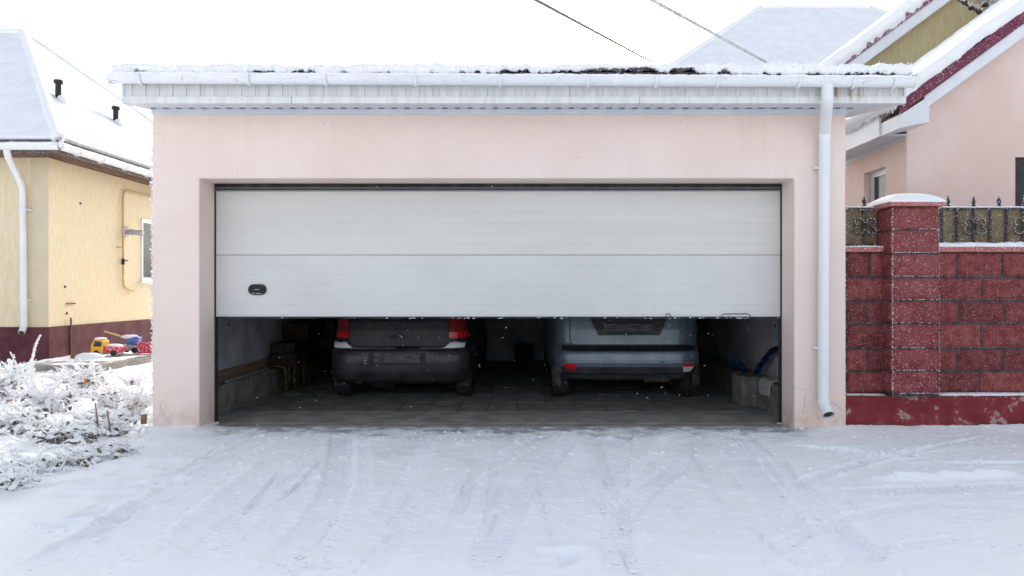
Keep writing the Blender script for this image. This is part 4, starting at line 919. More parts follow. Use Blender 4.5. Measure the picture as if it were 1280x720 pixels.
b = MB(); b.tube([(tx2+.05, ty2, .36), (tx2-.44, ty2-.05, .52)], .018, 6); b.build('boom', M['gaspipe'], tc_); b = MB(); b.ball((tx2, ty2, .42), .13, .3, sq=(1.2, .8, .3)); b.build('snow_cap', M['snow'], tc_, smooth='all')
toy_wheels(tc_, [(tx2-.12, ty2-.12), (tx2+.15, ty2-.12), (tx2-.12, ty2+.12), (tx2+.15, ty2+.12)], .055)
b = MB(); x_, y_ = -6.96, 13.40
for q in range(5): b.box(x_-.02+q*.075, y_-.12, .13, x_+.035+q*.075, y_-.09, .30); 
b.box(x_-.03, y_-.088, .13, x_+.34, y_+.14, .16); b.box(x_-.03, y_+.11, .161, x_+.36, y_+.14, .30); b.box(x_-.04, y_-.13, .302, x_+.37, y_-.085, .33)
tag(b.build('toy_crate', M['toy_red'], bevel=.006), 'small red slatted toy crate on the concrete strip, right of the crane', 'toy')
b = MB(); b.ball((-7.35, 12.45, .13), .2, .25, sq=(1.15, .8, .42)); tag(b.build('snow_covered_toy', M['snow'], smooth='all'), 'low snow covered lump in front of the toy truck', 'toy')
b = MB(); b.box(-7.66, 12.42, .12, -7.46, 12.53, .19); tag(b.build('brick', M['brick'], bevel=.006), 'single brown brick by the wine coloured plinth', 'brick')
s = MB(); 

# ================================================================== PINK HOUSE WING (right)
ph = empty('pink_house', (8.5, 10.2, 0), 'pink rendered house with maroon edged snowy gable behind the block fence', 'house')
px0, py0, py1 = 4.94, 9.5, 12.3; m_ = .73; ridge = 9.6
zw = 3.31
b = MB(); b.prism([(px0, -.1), (14.2, -.1), (14.2, 3.259+m_*(5.0-4.60)), (ridge, 3.259+m_*(ridge-4.60)), (px0, 3.259+m_*(px0-4.60))], 'y', py0, 11.3); wl = b.build('wall', M['pinkhouse'], ph, bevel=.01)
# side window (recessed look: frame proud of a dark pane, reveal boards)
b = MB(); wy0, wy1, wz0, wz1 = 10.06, 10.70, 1.6, 2.97
wl_b = wl.modifiers.new('cut', 'BOOLEAN'); cm = MB(); cm.box(px0-.1, wy0, wz0, px0+.14, wy1, wz1); 
# build the reveal directly: move wall hole by boolean applied at once
cut = cm.build('cutter', M['pinkhouse']); wl_b.object = cut; wl_b.solver = 'EXACT'
cm2 = MB(); cm2.box(6.34, py0-.1, 1.5, 7.6, py0+.12, 2.99); cut2 = cm2.build('cutter2', M['pinkhouse']); wb2 = wl.modifiers.new('cut2', 'BOOLEAN'); wb2.object = cut2; wb2.solver = 'EXACT'
dg = bpy.context.evaluated_depsgraph_get(); nm_ = bpy.data.meshes.new_from_object(wl.evaluated_get(dg)); wl.modifiers.clear(); wl.data = nm_
for c_ in (cut, cut2): bpy.data.objects.remove(c_)
b = MB(); X0 = px0+.09
b.box(X0, wy0+.004, wz0, X0+.05, wy0+.06, wz1-.004); b.box(X0, wy1-.10, wz0, X0+.05, wy1-.02, wz1-.004); b.box(X0, wy0+.061, wz1-.08, X0+.05, wy1-.101, wz1-.004); wf = b.build('window', M['pvc'], ph)
b = MB(); b.box(X0+.02, wy0+.06, wz0, X0+.03, wy1-.10, wz1-.08); b.build('pane', M['glass'], wf)
b = MB(); b.box(6.345, py0+.03, 1.5, 6.42, py0+.10, 2.985); b.box(6.421, py0+.03, 2.91, 7.595, py0+.10, 2.985); b.box(7.0, py0+.03, 1.5, 7.07, py0+.10, 2.909); wf = b.build('window', M['brownframe'], ph)
b = MB(); b.box(6.421, py0+.05, 1.5, 7.59, py0+.06, 2.909); b.build('pane', M['glass'], wf)
# roof: layered rake: snow / maroon / white board
FYp = 9.0; RYp = 11.35; exx = 4.60; zb0 = 3.40
def rake_poly(off0, off1, x0=exx, x1=ridge): return [(x0, zb0+off0+m_*(x0-exx)), (x1, zb0+off0+m_*(x1-exx)), (x1, zb0+off1+m_*(x1-exx)), (x0, zb0+off1+m_*(x0-exx))]
b = MB(); b.prism(rake_poly(.10, .165), 'y', FYp+.03, RYp-.03); b.prism([(2*ridge-x, z) for x, z in rake_poly(.10, .165)], 'y', FYp+.03, RYp-.03); prf = b.build('roof', M['tile_dark'], ph)
b = MB(); b.prism(rake_poly(.03, .19), 'y', FYp-.02, FYp+.028); b.prism(rake_poly(.10, .29), 'y', RYp-.028, RYp+.02); b.build('rake_flashing', M['maroon'], prf)
b = MB(); b.prism(rake_poly(-.13, .028, exx+.30), 'y', FYp, FYp+.028); b.build('rake_board', M['whiteboard'], prf)
b = MB(); b.prism(rake_poly(-.14, -.12, exx+.36), 'y', FYp+.03, py0-.002); 
b.build('rake_soffit', M['soffit'], prf)
# boxed return at the corner
b = MB(); b.prism([(exx-.0, 3.255), (exx+.36, 3.33), (exx+.36, 3.60), (exx+.30, 3.615), (exx, 3.42)], 'y', FYp+.002, py0-.004); b.build('boxed_return', M['whiteboard'], prf, bevel=.006)
b = MB(); b.box(exx-.02, py0-.002, 3.255, exx+.01, RYp, 3.52); b.build('eave_fascia', M['whiteboard'], prf)
b = MB(); 
for i in range(22): b.box(exx+.012+i*.0152, py0, 3.268+(i % 2)*.004, exx+.012+(i+1)*.0152-.0008, RYp, 3.288)
b.build('eave_soffit', M['soffit'], prf)
b = MB(); b.box(px0-.012, py0+.002, 3.22, px0-.001, RYp-.08, 3.266); b.build('wall_trim', M['trim'], prf)
s = MB(); A = (exx-.06, RYp-.06, zb0+.12); Bq = (exx-.06, FYp-.01, zb0+.12); Cq = (ridge, FYp-.01, zb0+.165+m_*(ridge-exx)); Dq = (ridge, RYp-.06, Cq[2])
T = slope_grid(s, A, Bq, Cq, Dq, th=.16, nu=60, nv=160, lump=.05, seed=3)
nrm = np.array((-m_, 0, 1))/math.hypot(m_, 1)
for ed, ysn in ((T[-1], -1), (T[0], 1)):
    n_ = len(ed); jj = 1+.25*fbm(ed[:, 0]*14, 2, ysn, 3)[:, None]
    s.grid(stk([ed, ed+np.array((0, ysn*.03, 0))*jj-nrm*.04, ed+np.array((0, ysn*.035, 0))*jj-nrm*.10*jj, ed-nrm*.155*jj], 1))
s.build('roof_snow', M['snow'], prf, smooth='all')
s = MB()
for k in range(36):   # icicle-like clumps of snow along the eave
    y = FYp+.02+k*(RYp-FYp)/36+random.uniform(-.01, .01); L_ = random.uniform(.03, .09)
    s.tube([(exx-.045+random.uniform(-.01, .01), y, zb0+.20), (exx-.05, y+.005, zb0+.14), (exx-.05, y+.01, zb0+.14-L_)], [.035, .026, .006], 7, lump=.3, lf=30)
for k in range(60):
    x = random.uniform(exx, 6.6); rime(s, [(x, FYp-.025, zb0+.10+m_*(x-exx)+random.uniform(-.03, .1))], .008, .004)
s.build('eave_snow', M['rime'], prf, smooth='all')['kind'] = 'stuff'
s = MB()
for k in range(320): rime(s, [(px0-.002, py0+random.uniform(0, .03), random.uniform(1.6, 3.2))], .008, .004)
s.build('rime', M['rime'], wl)
b = MB(); b.prism(rake_poly(.25, .40, x0=exx), 'y', RYp-.08, RYp-.03); 

# ================================================================== OLIVE GABLE HOUSE behind
oh = empty('olive_house', (7.38, 14.5, 0), 'olive yellow gabled house with frosted maroon bargeboard behind the pink house', 'house')
ax, az = 7.38, 6.42; ms = .74; D0 = 12.0
def side_poly(sgn, o0, o1, half=2.75): return [(ax, az+o0), (ax+sgn*half, az+o0-ms*half), (ax+sgn*half, az+o1-ms*half), (ax, az+o1)]
b = MB(); zl = az-ms*2.45-.03; b.prism([(ax-2.45, -.1), (ax+2.45, -.1), (ax+2.45, zl), (ax, az-.03), (ax-2.45, zl)], 'y', D0+.35, 18.4); b.build('wall', M['olive'], oh)
b = MB()
for sg in (-1, 1): b.prism(side_poly(sg, .14, .20), 'y', D0+.03, 18.7)
orf = b.build('roof', M['tile_dark'], oh)
b = MB()
for sg in (-1, 1): b.prism(side_poly(sg, .10, .30), 'y', D0-.02, D0+.028)
b.build('rake_flashing', M['maroon_frost'], orf)
b = MB()
for sg in (-1, 1): b.prism(side_poly(sg, -.10, .098), 'y', D0, D0+.028); b.prism(side_poly(sg, -.11, -.10), 'y', D0+.03, D0+.349)
b.build('rake_board', M['whiteboard'], orf)
s = MB()
for sg in (-1, 1):
    A = (ax+sg*2.8, D0-.01, az+.21-ms*2.8); Bq = (ax+sg*2.8, 18.7, az+.21-ms*2.8)
    T = slope_grid(s, A, Bq, (ax, 18.7, az+.21), (ax, D0-.01, az+.21), th=.17, nu=80, nv=110, lump=.05, seed=8+sg)
    ed = T[0]; nr = np.array((sg*ms, 0, 1))/math.hypot(ms, 1); jj = 1+.35*fbm(ed[:, 0]*16, 5, 2, 3)[:, None]
    s.grid(stk([ed, ed+np.array((0, -.05, 0))*jj-nr*.04, ed+np.array((0, -.06, 0))*jj-nr*.13*jj, ed-nr*.20*jj], 1))
s.build('roof_snow', M['snow'], orf, smooth='all')
# cable bracket with insulators on the gable
cbq = empty('cable_bracket', at(1222, 12, 11.9), 'frosty dark metal cable bracket with insulators high on the olive gable', 'bracket')
b = MB(); b.tube([at(1190, -6, 12.0), at(1222, 14, 11.9), at(1242, 24, 12.34)], .022, 8, lump=.2); b.tube([at(1222, 14, 11.9), at(1243, -6, 12.0)], .018, 8); b.build('arm', M['iron'], cbq)
for a_, c_ in ((1206, 3), (1214, 10), (1224, 15), (1232, 6)):
    k = MB(); q = at(a_, c_, 11.88); k.ball((q[0], q[1], q[2]), .045, .2, sq=(1, 1, .8)); k.build('insulator', M['iron'], cbq, smooth='all')
s = MB()
for k in range(160): q = random.choice([(1206, 0), (1214, 6), (1224, 10), (1234, 4), (1240, -2), (1230, 18)]); q = at(q[0]+random.uniform(-4, 4), q[1]+random.uniform(-3, 3), 11.86); rime(s, [q], .022, .01)
s.build('rime', M['rime'], cbq)

# ================================================================== HIP ROOF HOUSE far behind
hh = empty('hipped_house', (9.8, 25, 0), 'distant house with a broad snow covered hipped roof above the garage', 'house')
rz = 1.28+350/36.8; rxa, rxb = 8.0, 11.75; e_ = 5.6; mh = .83; ezh = rz-mh*e_
b = MB(); b.box(rxa-e_+.5, 25-e_+.5, -.1, rxb+e_-.5, 25+e_-.5, ezh); b.build('wall', M['stucco_yellow'], hh)
c4 = [(rxa-e_, 25-e_, ezh), (rxb+e_, 25-e_, ezh), (rxb+e_, 25+e_, ezh), (rxa-e_, 25+e_, ezh)]; r2 = [(rxa, 25, rz), (rxb, 25, rz)]
b = MB(); b.add(c4+r2, [(0, 1, 5, 4), (1, 2, 5), (2, 3, 4, 5), (3, 0, 4), (0, 3, 2, 1)]); hr = b.build('roof', M['tile_dark'], hh)
s = MB(); slope_grid(s, c4[0], c4[1], r2[1], r2[0], th=.08, nu=120, nv=60, lump=.03, seed=1, wave=.008); s.build('front_snow', M['roofsnow_x'], hr, smooth='all', fixn=False)
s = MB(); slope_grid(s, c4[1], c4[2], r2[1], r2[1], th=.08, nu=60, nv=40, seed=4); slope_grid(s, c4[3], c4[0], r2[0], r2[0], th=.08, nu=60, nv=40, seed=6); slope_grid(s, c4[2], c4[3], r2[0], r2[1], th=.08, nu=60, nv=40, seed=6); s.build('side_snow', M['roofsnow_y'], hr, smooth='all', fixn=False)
s = MB()
for a_, c_ in ((c4[0], r2[0]), (r2[0], r2[1]), (r2[1], c4[1]), (r2[1], c4[2]), (r2[0], c4[3])): s.tube([Vector(a_).lerp(Vector(c_), t_)+Vector((0, 0, .05)) for t_ in np.linspace(0, 1, 40)], .10, 8, lump=.2, lf=2)
s.build('hip_snow', M['snow'], hr, smooth='all')
# service cables
for (pa, pb, Da, Db, rr, mm_, lab) in (((812, 76), (670, 0), 19.7, 9.5, .026, M['wire'], 'thin dark overhead cable, the left of two in the sky'), ((955, 76), (815, 0), 19.7, 9.5, .030, M['frost_wire'], 'frost covered overhead cable, the right of two above the roof')):
    a_ = Vector(at(*pa, Da)); b_ = Vector(at(*pb, Db)); d = b_-a_; st_ = a_-d*.04; en = b_+d*1.3
    b = MB(); b.tube([st_.lerp(en, t_) for t_ in np.linspace(0, 1, 160)], rr, 7, lump=.35 if mm_ is M['frost_wire'] else 0, lf=9)
    tag(b.build('overhead_cable', mm_, smooth='all'), lab, 'cable')

# ================================================================== BLOCK FENCE
fe = empty('block_fence', (4.2, 6.8, 0), 'red split block fence with a capped pillar and iron railing beside the garage', 'fence')
WY = 6.85; PY = 6.66; FX0 = XR+.004; FX1 = 9.0
k137 = F/WY
pl0 = (1115.7-CX)/F*PY; pl1 = (1173.8-CX)/F*PY
zc = lambda py_, D: CH-(py_-CY)/F*D
zpl = zc(494.5, 6.74)
def rgh(mb_, o, u, v, nrm, amp, step=.03, seed=0, edge=.012):
    """split-faced block: a raised grid whose rim falls back to the mortar"""
    o, u, v, nrm = [np.array(q, float) for q in (o, u, v, nrm)]; Lu = np.linalg.norm(u); Lv = np.linalg.norm(v)
    nu = max(3, int(Lu/step)+1); nv = max(3, int(Lv/step)+1)
    a = np.linspace(0, 1, nu)[:, None]; c = np.linspace(0, 1, nv)[None, :]
    P = o+a[..., None]*u+c[..., None]*v
    d = np.minimum(np.minimum(a*Lu, (1-a)*Lu), np.minimum(c*Lv, (1-c)*Lv)); e = np.clip(d/.02, 0, 1)
    h = -edge*(1-e)+e*amp*(.7+fbm(P[..., 0]*13+seed, P[..., 1]*13, P[..., 2]*13+seed, 4))
    mb_.grid(P+nrm*h[..., None])
b = MB(); xs = np.arange(FX0, FX1, .03); zs = np.linspace(-.1, zpl, 22)
XX, ZZ_ = np.meshgrid(xs, zs); YY = 6.735+.010*fbm(XX*3, ZZ_*3, 1, 3)+.006*fbm(XX*14, ZZ_*14, 2, 3)
b.grid(stk([XX, YY, ZZ_], -1)); b.grid(stk([stk([xs, 6.735+.01*fbm(xs*3, zpl*3, 1, 3)+.006*fbm(xs*14, zpl*14, 2, 3), np.full(len(xs), zpl)], -1), stk([xs, np.full(len(xs), 7.1), np.full(len(xs), zpl)], -1)])); b.build('plinth', M['redplinth'], fe, smooth='all')
# mortar core
b = MB(); b.box(FX0, WY+.010, zpl-.02, FX1, 7.06, zc(315, WY)); b.build('mortar_core', M['mortar'], fe)
ys_w = [492.8, 464, 435.7, 404.6, 375.7, 346.5, 315.5]
b = MB(); G_ = .009
left = {0: [1058, 1111], 1: [1058, 1085.5, 1111], 2: [1058, 1111], 3: [1058, 1083.5, 1111], 4: [1058, 1111], 5: [1058, 1088.5, 1111]}
for r_ in range(6):
    z0 = zc(ys_w[r_], WY)+G_; z1 = zc(ys_w[r_+1], WY)-G_ if r_ < 5 else zc(316, WY)
    e = left[r_]
    for a_, c_ in zip(e[:-1], e[1:]): b.cur = random.choice([0, 1, 2]); rgh(b, ((a_-CX)/k137+G_*.7, WY, z0), ((c_-a_)/k137-2*G_*.7, 0, 0), (0, 0, z1-z0), (0, -1, 0), .011, .016, r_*3+a_)
    if r_ == 0: b2_ = MB()
    x = (1160-CX)/k137; off = {0: 1225.5, 1: 1196, 2: 1227, 3: 1199.5, 4: 1228.5, 5: 1196.5}[r_]; xe = (off-CX)/k137; st_ = x
    while st_ < FX1:
        b2_.cur = random.choice([0, 0, 1, 2]); rgh(b2_, (st_+G_*.7, WY, z0), (xe-st_-2*G_*.7, 0, 0), (0, 0, z1-z0), (0, -1, 0), .011, .016, r_*5+st_)
        st_ = xe; xe += .425
BL = [M['block0'], M['block1'], M['block2']]; b.build('block_wall', BL, fe, smooth='all'); b2_.build('block_wall', BL, fe, smooth='all')
# coping + snow
b = MB(); zcp = zc(315, WY); b.box(FX0, WY-.03, zcp, (1110.5-CX)/k137, 7.09, zcp+.045)
xx = pl1+.01
while xx < FX1: b.box(xx, WY-.035+random.uniform(-.003, .003), zcp, min(xx+.42, FX1)-.004, 7.09, zcp+.045+random.uniform(-.003, .003)); xx += .42
b.build('coping', M['coping'], fe, bevel=.005)
def ledge_snow(x0, x1, y0, y1, z, h, seed, nm, par, step=.02):
    n = max(6, int((x1-x0)/step)); xs = np.linspace(x0, x1, n); u = [0, 0, .06, .2, .5, .8, .95, 1, 1]; hh_ = [0, .45, .85, 1, 1, 1, .9, .5, 0]; P = np.zeros((n, 9, 3))
    for j in range(9): P[:, j] = stk([xs, y0+(y1-y0)*u[j]+.006*fbm(xs*20, j, seed, 3), z+h*hh_[j]*(1+.3*fbm(xs*5, u[j]*2, seed, 4)+.15*vnoise(xs*30, j*.7, seed))*np.clip(np.minimum(xs-x0, x1-xs)/.03+.3, 0, 1)], -1)
    s = MB(); s.grid(P, close=True); s.f += [tuple(range(9)), tuple((n-1)*9+j for j in range(9))]; s.mi += [0, 0]
    for k in range(int((x1-x0)*90)): rime(s, [(random.uniform(x0, x1), y0, z+random.uniform(-.012, h*.9))], .009, .004)
    return s.build(nm, M['snow'], par, smooth='all')
ledge_snow(pl1+.01, FX1, WY-.045, 7.08, zcp+.045, .042, 3, 'coping_snow', fe)
ledge_snow(FX0, (1110-CX)/k137, WY-.035, 7.08, zcp+.045, .014, 5, 'coping_snow', fe)
ledge_snow((1176-CX)/F*6.74, FX1, 6.738, WY+.0, zpl, .016, 7, 'plinth_snow', fe)
ledge_snow(FX0+.02, pl0-.01, 6.75, WY, zpl, .006, 9, 'plinth_snow', fe)
# pillar
b = MB(); pz = [492.8, 464, 435.7, 404.6, 375.7, 346.5, 316.7, 287.3, 257.5]; PD = .40; PYb = PY+PD
core = MB(); core.box(pl0+.012, PY+.012, zpl+.002, pl1-.012, PYb-.012, zc(257.5, PY))
pil = core.build('pillar', M['mortar'], fe)
for r_ in range(8):
    z0 = zc(pz[r_], PY)+G_*.8; z1 = zc(pz[r_+1], PY)-G_*.8
    w_ = pl1-pl0
    rgh(b, (pl0, PY, z0), (w_, 0, 0), (0, 0, z1-z0), (0, -1, 0), .010, .013, r_*7, edge=.010)
    rgh(b, (pl0, PYb, z0), (0, -PD, 0), (0, 0, z1-z0), (-1, 0, 0), .010, .02, r_*9, edge=.010)
    rgh(b, (pl1, PY, z0), (0, PD, 0), (0, 0, z1-z0), (1, 0, 0), .010, .02, r_*11, edge=.010)
    rgh(b, (pl1, PYb, z0), (-w_, 0, 0), (0, 0, z1-z0), (0, 1, 0), .010, .03, r_*13, edge=.010)
b.build('pillar_blocks', M['block_pillar'], pil, smooth='all')
s = MB()
for py_ in pz[:-1]:
    zj = zc(py_, PY)
    for q in range(150):
        if vnoise(q*.11, py_) > -.15: rime(s, [(pl0+(pl1-pl0)*q/150, PY-.002, zj+G_)], .0045, .0025)
for q in range(420): rime(s, [(pl0-.002, PY-.004, random.uniform(zpl, zc(258, PY)))], .005, .004)
for q in range(260): rime(s, [(pl1+.002, PY-.004, random.uniform(zpl, zc(258, PY)))], .004, .003)
s.build('rime', M['rime'], pil)
s = MB()
for r_ in range(1, 6):
    zj = zc(ys_w[r_], WY)+G_
    for q in range(420):
        x = FX0+q*.0135
        if vnoise(x*4, r_*7.7) > .1 and not pl0 < x < pl1: rime(s, [(x, WY-.006, zj)], .004, .002)
s.build('joint_frost', M['rime'], fe)
b = MB(); zcap = zc(257.3, 6.62); cx0, cx1, cy0, cy1 = pl0-.012+.0, pl1+.045, 6.615, 7.11; cx0 = pl0-.05; b.box(cx0, cy0, zcap, cx1, cy1, zcap+.038); b.build('pillar_cap', M['coping'], pil, bevel=.006)
s = MB(); U = np.linspace(-1, 1, 46); W = np.linspace(-1, 1, 46); UU, WW = np.meshgrid(U, W)
rad = np.maximum(np.abs(UU), np.abs(WW)); dome = np.clip(1-rad**2.6, 0, 1)**.62; dome = .5*dome+.5*np.sqrt(np.clip((1-UU**2)*(1-WW**2), 0, 1))
ZZ_ = zcap+.034+.105*dome*(1+.05*fbm(UU*2, WW*2, 3, 3)); s.grid(stk([(cx0+cx1)/2+UU*(cx1-cx0)/2*1.02, (cy0+cy1)/2+WW*(cy1-cy0)/2*1.02, ZZ_], -1)); s.build('cap_snow', M['snow'], pil, smooth='all', fixn=False)
# railing
RY_ = 6.93; kr = F/RY_; zr0 = zcp+.06; zr1 = zc(259.5, RY_)
def railing(x0, x1, bars, scrolls, spears, post_end):
    mb_ = MB(); mb_.box(x0, RY_-.012, zr1-.018, x1, RY_+.012, zr1); mb_.box(x0, RY_-.012, zr0, x1, RY_+.012, zr0+.018)
    for xe_ in post_end: mb_.box(xe_-.011, RY_-.012, zr0+.019, xe_+.011, RY_+.012, zr1-.019)
    rl = mb_.build('railing', M['iron'], fe, bevel=.002)
    mb_ = MB(); mb_.box(x0+.002, RY_+.020, zr0-.03, x1-.002, RY_+.026, zr1-.01); mb_.build('infill_sheet', M['polyc'], rl)
    for xb in bars: k = MB(); k.box(xb-.008, RY_-.010, zr0+.0185, xb+.008, RY_+.006, zr1-.0185); k.build('bar', M['iron'], rl)
    for xs_ in scrolls:
        for sg in (-1, 1):
            zm_ = (zr0+zr1)/2; pts = []
            for vv in (-1, 1):
                seg = []
                for q in np.linspace(0, 1, 16):
                    a = math.pi*(-.5)+q*math.pi*1.55; r_ = .040*(1-q*.62)
                    seg.append((xs_+sg*(.066+r_*math.cos(a)*1.), RY_-.018, zm_+vv*(.046+r_*math.sin(-a)*-1*-1)))
                pts.append(seg)
            # C shape hugging the bar with curls at both ends
            mid = [(xs_+sg*.014, RY_-.018, zm_+t_) for t_ in np.linspace(-.02, .02, 3)]
            C_ = []
            for q in np.linspace(0, 1, 18): a = math.pi+q*math.pi*1.45; r_ = .052*(1-.45*q); C_.append((xs_+sg*(.062+r_*math.cos(a)), RY_-.018, zm_-.034+r_*.85*math.sin(a)))
            Cu = [(p[0], p[1], 2*zm_-p[2]) for p in C_]
            k = MB(); k.tube(list(reversed(Cu))+mid[1:2]+C_, .0075, 7)
            for pp_ in (C_[-1], Cu[-1]): k.ball(pp_, .012, nu=8, nv=6)
            sc_o = k.build('scroll', M['iron'], rl, smooth=True); k = MB()
            for p in (C_+Cu): 
                for q in range(5): rime(k, [(p[0], RY_-.024, p[2]+.005)], .0042, .0022)
            k.build('rime', M['rime'], sc_o)
    for xs_ in spears:
        k = MB(); z = zr1; k.tube([(xs_, RY_, z), (xs_, RY_, z+.012), (xs_, RY_, z+.014), (xs_, RY_, z+.028), (xs_, RY_, z+.03), (xs_, RY_, z+.045), (xs_, RY_, z+.075), (xs_, RY_, z+.118)], [.012, .012, .024, .020, .010, .024, .017, .002], 8, squash=(1, .6))
        sp = k.build('spear', M['iron'], rl, smooth=30)
        k = MB(); 
        for q in range(60): zz_ = random.uniform(.02, .12); rime(k, [(xs_+random.choice([-1, 1])*max(.003, .026*(1-zz_/.125)), RY_-.004, z+zz_)], .0065, .003)
        k.build('rime', M['rime'], sp)
    ledge_snow(x0, x1, RY_-.014, RY_+.016, zr1, .012, x0, 'railing_snow', rl, .012)
    s_ = MB()
    for xb in list(bars)+list(post_end):
        for q in range(26): rime(s_, [(xb-.010, RY_-.013, random.uniform(zr0, zr1))], .0035, .0015)
    for q in range(90): rime(s_, [(random.uniform(x0, x1), RY_-.013, zr1-.02)], .0045, .003)
    s_.build('rime', M['rime'], rl)
def rx(px_): return (px_-CX)/kr
railing(FX0+.03, rx(1106), [rx(1080)], [rx(1080)], [rx(1080)], [rx(1104.5), FX0+.04])
bars = [rx(1196.3+20.7*i) for i in range(16)]
bars = [x for x in bars if x < FX1-.1]; sc = bars[1::3]; sp = [x for x in [rx(1185+31.8*i) for i in range(11)] if x < FX1-.1]
railing(rx(1175), FX1, bars, sc, sp, [rx(1177), FX1-.012])

# ================================================================== GARDEN PLANTS
def snow_stem(mw, mbk, p0, dirx, diry, H, droop, r, seed, branches=0, rg=random):
    n = 14; pts = []
    for i in range(n+1):
        t_ = i/n; z = p0[2]+H*(t_-droop*t_**2.4); h_ = t_**1.3
        pts.append((p0[0]+dirx*h_+.02*math.sin(t_*5+seed), p0[1]+diry*h_+.02*math.cos(t_*4+seed), max(z, gz(p0[0], p0[1])+.005)))
    P = bez(pts, 3)
    mbk.tube(P[::2]+[P[-1]], .004, 5)
    P2 = [Vector(p)+Vector((0, 0, r*.45)) for p in P]; m_n = len(P2)
    rad = [r*(.45+.9*abs(float(fbm(i*.33, seed*3.1, 2, 2)))*1.3)*(1 if i < m_n-2 else .6) for i in range(m_n)]
    # frost sits in lumps with gaps in between
    st_ = int(m_n*.10)
    mw.tube(P2[st_:], [q*.62 for q in rad[st_:]], 6, lump=.45, lf=45, seed=seed)
    for k_ in range(st_, m_n):
        if rg.random() < .62:
            p = P2[k_]; q = r*rg.uniform(.55, 1.25)*(1.25-.5*k_/m_n)
            mw.ball((p.x+rg.gauss(0, r*.35), p.y+rg.gauss(0, r*.35), p.z+rg.gauss(0, r*.3)), q, .55, lf=14, sq=(rg.uniform(.8, 1.4), 1, rg.uniform(.7, 1.1)), nu=7, nv=5)
        rime(mw, [P2[k_]], r*.5, r*.9, rg)
    return P
def bush(x, y, H, spread, count, label, kind='frosted_shrub', seed=0, droop=.5, r=.012, leaves=18, group='frosted plants in the garden bed', lean=0.):
    rg = random.Random(seed); z0 = gz(x, y)
    root = empty(kind, (x, y, z0), label, 'shrub' if 'shrub' in kind else 'plant', group)
    mw, mk, ml = MB(), MB(), MB()
    for i in range(count):
        a = rg.uniform(0, 2*math.pi); d = spread*rg.uniform(.2, 1)
        ox, oy = rg.gauss(0, spread*.18), rg.gauss(0, spread*.18)
        P = snow_stem(mw, mk, (x+ox, y+oy, z0-.01), d*math.cos(a)+lean, d*math.sin(a)*.8, H*rg.uniform(.55, 1.05), droop*rg.uniform(.3, 1.4), r*rg.uniform(.7, 1.4), rg.uniform(0, 50), rg=rg)
        for q in range(rg.randint(1, 3)):
            b0 = P[rg.randint(len(P)//3, len(P)-3)]; a2 = rg.uniform(0, 6.28); L_ = rg.uniform(.04, .13)
            e_ = Vector((b0.x+L_*math.cos(a2), b0.y+L_*math.sin(a2)*.7, b0.z+rg.uniform(-.03, .08)))
            mk.tube([b0, e_], .003, 4); mw.tube([Vector(b0).lerp(e_, k_/5)+Vector((0, 0, r*.3)) for k_ in range(6)], [r*.5]*5+[r*.3], 5, lump=.4, lf=50)
            for k_ in range(5): mw.ball(Vector(b0).lerp(e_, k_/4)+Vector((rg.gauss(0, r*.3), 0, r*.3)), r*rg.uniform(.45, 1.0)*(1.1-.1*k_), .5, lf=14, nu=6, nv=5)
            for k_ in range(5): rime(mw, [Vector(b0).lerp(e_, k_/5)], r*.5, r*.7, rg)
    for i in range(leaves):
        a = rg.uniform(0, 6.28); d = spread*.8*rg.random()**.5; c = Vector((x+d*math.cos(a), y+d*math.sin(a)*.8, z0+rg.uniform(.0, H*.45)))
        s_ = rg.uniform(.02, .05); u = Vector((rg.uniform(-1, 1), rg.uniform(-1, 1), rg.uniform(-.6, .6))).normalized()*s_; v = u.orthogonal().normalized()*s_*.5
        w_ = u.cross(v).normalized()*s_*.25
        ml.add([c-u, c+v+w_, c+u, c-v+w_, c+w_*1.6], [(0, 1, 4), (1, 2, 4), (2, 3, 4), (3, 0, 4)])
        if rg.random() < .38: mw.ball(c+Vector((0, 0, s_*.5)), s_*.8, .5, sq=(1.1, .9, .5), nu=7, nv=5)
    mk.build('stems', M['red_stem'] if seed == 13 else M['stem'], root)
    if seed == 3:
        o_ = MB(); c = Vector((x+.12, y-.22, z0+.17)); o_.add([c+Vector((-.02, 0, -.03)), c+Vector((.022, -.01, -.02)), c+Vector((.018, 0, .03)), c+Vector((-.016, .008, .028)), c+Vector((0, -.012, 0))], [(0, 1, 4), (1, 2, 4), (2, 3, 4), (3, 0, 4), (0, 3, 2, 1)]); o_.build('orange_leaf', M['orange_leaf'], root)
    if seed == 7:
        for dx_, H_ in ((-.07, .30), (.03, .24)):
            o_ = MB(); o_.tube([(x+dx_, y-.15, z0-.02), (x+dx_-.01, y-.15, z0+H_*.5), (x+dx_-.03, y-.15, z0+H_)], [.010, .008, .005], 6, lump=.2); o_.build('bare_stick', M['bark_board'], root)
    if leaves: ml.build('leaves', M['leaf'], root)
    mw.build('frost_cover', M['rime_plant'], root, smooth=50)
    return root
def gp2(px, py): return gnd(px, py, .05)
